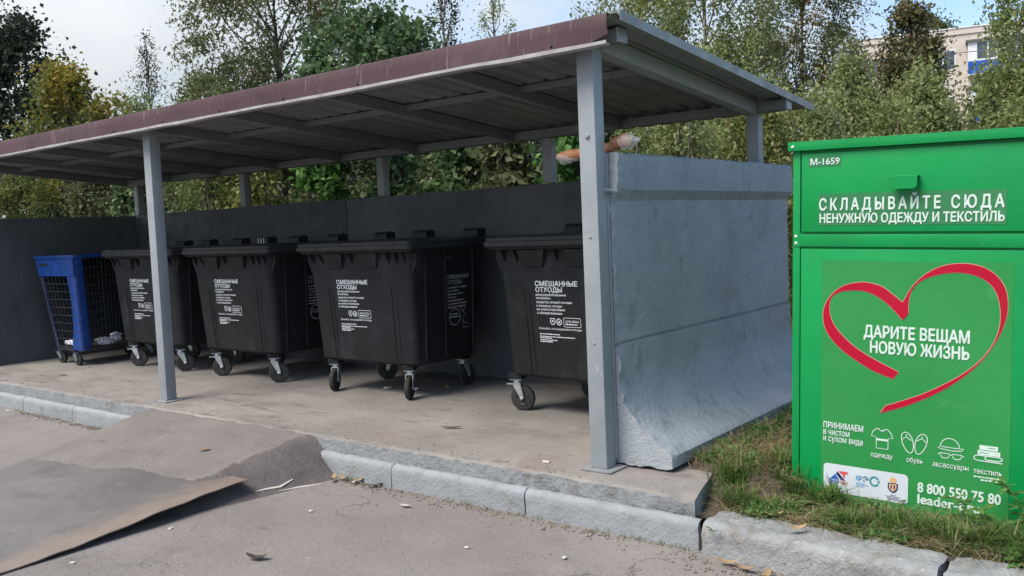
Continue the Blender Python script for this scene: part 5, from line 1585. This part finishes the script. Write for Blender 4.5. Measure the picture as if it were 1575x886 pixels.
def tall_weed(label, x, y, top, pts_off, seed, dead=False):
    r = random.Random(seed)
    o = empty('tall_weed', label, 'weed', (x, y, zverge(x, y) - .01), 0, 'tall weeds before the green box')
    P = [Vector(p) for p in pts_off]
    mb = MB(); mb.tube(P, [.005, .0045, .004, .003, .002][:len(P)], 6); mb.build('stem', LM['lilacbright'], o, 60)
    mb = MB()
    for k in range(26):
        t = .25 + .75 * k / 25
        q = t * (len(P) - 1); i = min(len(P) - 2, int(q)); p = P[i].lerp(P[i + 1], q - i)
        a = r.uniform(0, 6.28); L = .105 * r.uniform(.6, 1.2) * (1.15 - .4 * t); d = Vector((math.cos(a), math.sin(a) * .7, r.uniform(-.1, .5))).normalized()
        s = d.cross(Vector((0, 0, 1))).normalized()
        m = [p + d * L * j / 5 - Vector((0, 0, .25 * L * (j / 5) ** 2)) for j in range(6)]
        for j in range(5):
            w0 = L * .22 * math.sin(math.pi * (j / 5 * .9 + .08)) * (1 if j % 2 else .5); w1 = L * .22 * math.sin(math.pi * ((j + 1) / 5 * .9 + .08)) * (.5 if j % 2 else 1)
            mb.add([m[j], m[j + 1], m[j + 1] + s * w1, m[j] + s * w0, m[j] - s * w0, m[j + 1] - s * w1], [(0, 1, 2, 3), (0, 4, 5, 1)])
    mb.build('leaves', LM['lilacbright'], o, 60)
tall_weed('arching weed stem reaching left across the phone number', -.72, 4.76, .3, [(0, 0, 0), (-.05, 0, .05), (-.13, .01, .10), (-.21, .02, .15), (-.31, .02, .185)], 1)
tall_weed('upright weed stem in front of the last caption', -.70, 4.80, .3, [(0, 0, 0), (.0, 0, .08), (-.02, .01, .16), (-.07, .02, .23), (-.11, .02, .28)], 2)
tall_weed('bright weed stem at the right frame edge', -.60, 4.78, .3, [(0, 0, 0), (.0, 0, .08), (.01, .01, .18), (.0, .02, .27), (.02, .02, .33)], 3)

# ------------------------------------------------------------------ litter on road and slab
def chip_mesh(seed, s, flat):
    bm = bmesh.new(); bmesh.ops.create_icosphere(bm, subdivisions=2, radius=1)
    for v in bm.verts:
        d = 1 + .35 * noise.noise(v.co * 1.3 + Vector((seed * 3.1, 0, 0)))
        v.co = Vector((v.co.x * s * 1.35 * d, v.co.y * s * d, v.co.z * s * flat * d))
    return bm
mb = MB(); mb.bm(chip_mesh(1, .016, .45)); st = mb.build('stone_chip', M['stone'], None, 40)
STONES = [(-5.22, 3.92, 'pale stone against the foot of the ramp flank', 1.3), (-4.83, 4.23, 'pale stone by the kerb next to the ramp', 1.2), (-4.57, 3.62, 'whitish chip on open asphalt right of the ramp', 1.0),
          (-5.02, 2.30, 'small white chip below the steel plate edge', .8), (-5.07, 2.93, 'pale chip beside the rusty plate edge', .8), (-3.27, 3.65, 'small chip on the road in the middle foreground', .7),
          (-2.72, 3.81, 'small pale chip on the road nearer the right kerb', .8), (-9.57, 4.14, 'pale stone at the foot of the left kerb', 1.0), (-10.4, 4.2, 'pale stone at the foot of the leftmost kerb', 1.0)]
for i, (x, y, lb, k) in enumerate(STONES):
    o = st if i == 0 else st.copy()
    if i: COL.objects.link(o)
    o.location = (x, y, -.266); o.rotation_euler = (0, 0, i * 1.3); o.scale = (k, k, k); tag(o, lb, 'stone', 'stone chips lying about')
SL = [(-3.34, 4.52, 'white chip near the slab edge left of the thick post', 1.3), (-8.86, 4.8, 'white scrap on the slab left of the slim post', 1.0), (-10.21, 4.88, 'white scrap on the far left of the slab', .9)]
for i, (x, y, lb, k) in enumerate(SL):
    o = st.copy(); COL.objects.link(o); o.location = (x, y, .006); o.scale = (k, k, k * .6); o.rotation_euler = (0, 0, i * 2.); tag(o, lb, 'litter', 'stone chips lying about')
def leaf_obj(name, x, y, z, L, w, mat, label, rz, curl=.3):
    mb = MB(); n = 7; top = []
    for i in range(n + 1):
        t = i / n; ww = w * math.sin(math.pi * (t * .94 + .03)) ** .7 * (1 + .25 * nz(t * 6, x, y, 1))
        zc = L * curl * (t - .5) ** 2
        top += [(L * (t - .5), -ww, zc + ww * .35), (L * (t - .5), 0, zc), (L * (t - .5), ww, zc + ww * .25)]
    F = []
    for i in range(n):
        for k in range(2): F.append((i * 3 + k, i * 3 + k + 1, i * 3 + k + 4, i * 3 + k + 3))
    mb.add(top, F)
    o = mb.build(name, mat, None, 60, (x, y, z)); o.rotation_euler = (0, 0, rz)
    return tag(o, label, 'leaf', 'fallen leaves')
leaf_obj('fallen_leaf', -4.15, 2.90, -.262, .13, .028, M['darkleaf'], 'curled black leaf alone on the foreground asphalt', .5, .9)
leaf_obj('fallen_leaf', -4.10, 4.00, -.262, .08, .018, M['stone'], 'grey dry leaf on the road before the second kerb', .2, .5)
leaf_obj('fallen_leaf', -4.62, 4.22, -.262, .13, .022, M['darkleaf'], 'grey brown leaf against the kerb joint', .9, .6)
leaf_obj('fallen_leaf', -4.54, 4.96, .008, .16, .018, M['darkleaf'], 'dark brown strip of bark on the slab before the third bin', .5, .3)
leaf_obj('fallen_leaf', -10.53, 4.88, .008, .22, .014, M['darkleaf'], 'thin dark stick-like leaf on the far left of the slab', .1, .1)
leaf_obj('fallen_leaf', -6.02, 3.80, zramp(-6.02, 3.80) + .012, .10, .018, M['dryleaf'], 'tan leaf lying on the ramp above the steel plate', .6, .4)
for i, (x, y) in enumerate([(-4.93, 4.21), (-4.80, 4.235), (-5.0, 4.17)]):
    leaf_obj('fallen_leaf', x, y, -.255, .12, .02, M['dryleaf'], ['dry tan leaf at the foot of the ramp flank', 'dry tan leaf wedged at the kerb start', 'dry tan leaf nearest the ramp flank'][i], i * 1.1, .9)
for i, (x, y, lb) in enumerate([(-1.84, 4.13, 'dry leaf below the worn kerb'), (-1.72, 4.10, 'tan leaf on the road below the worn kerb'), (-1.95, 4.16, 'twisted leaf near the kerb crack'),
                                (-1.55, 4.05, 'dry leaf at the bottom edge of the view'), (-1.83, 4.47, 'curled pale leaf lying on the worn kerb top'), (-2.0, 4.62, 'pale leaf in the cut grass by the slab corner'),
                                (-1.65, 4.33, 'small brown leaf flat on the worn kerb')]):
    leaf_obj('fallen_leaf', x, y, -.255 if y < 4.2 else -.075, .11, .02, M['dryleaf'], lb, i * 1.7, .8)
# pale splashes of mortar on the mound flank
for i, pts in enumerate(([(-5.20, 3.65), (-5.18, 3.75), (-5.16, 3.83), (-5.17, 3.95)], [(-5.13, 3.79), (-5.10, 3.95), (-5.04, 4.13)])):
    mb = MB()
    Q = [Vector((x, y, zramp(x, y) + .004)) for x, y in pts]
    mb.tube([Q[0].lerp(Q[-1], 0)] + Q[1:], [.003, .009, .010, .003][:len(Q)], 6)
    mb.V = [(x + .006 * nz(x, y, 0, 30), y, zramp(x, y) + .003 + (z - zramp(x, y)) * .35) for x, y, z in mb.V]
    tag(mb.build('mortar_streak', M['stone'], None, 60), ['longer pale mortar streak on the dark ramp flank', 'shorter pale mortar streak on the dark ramp flank'][i], 'mortar')
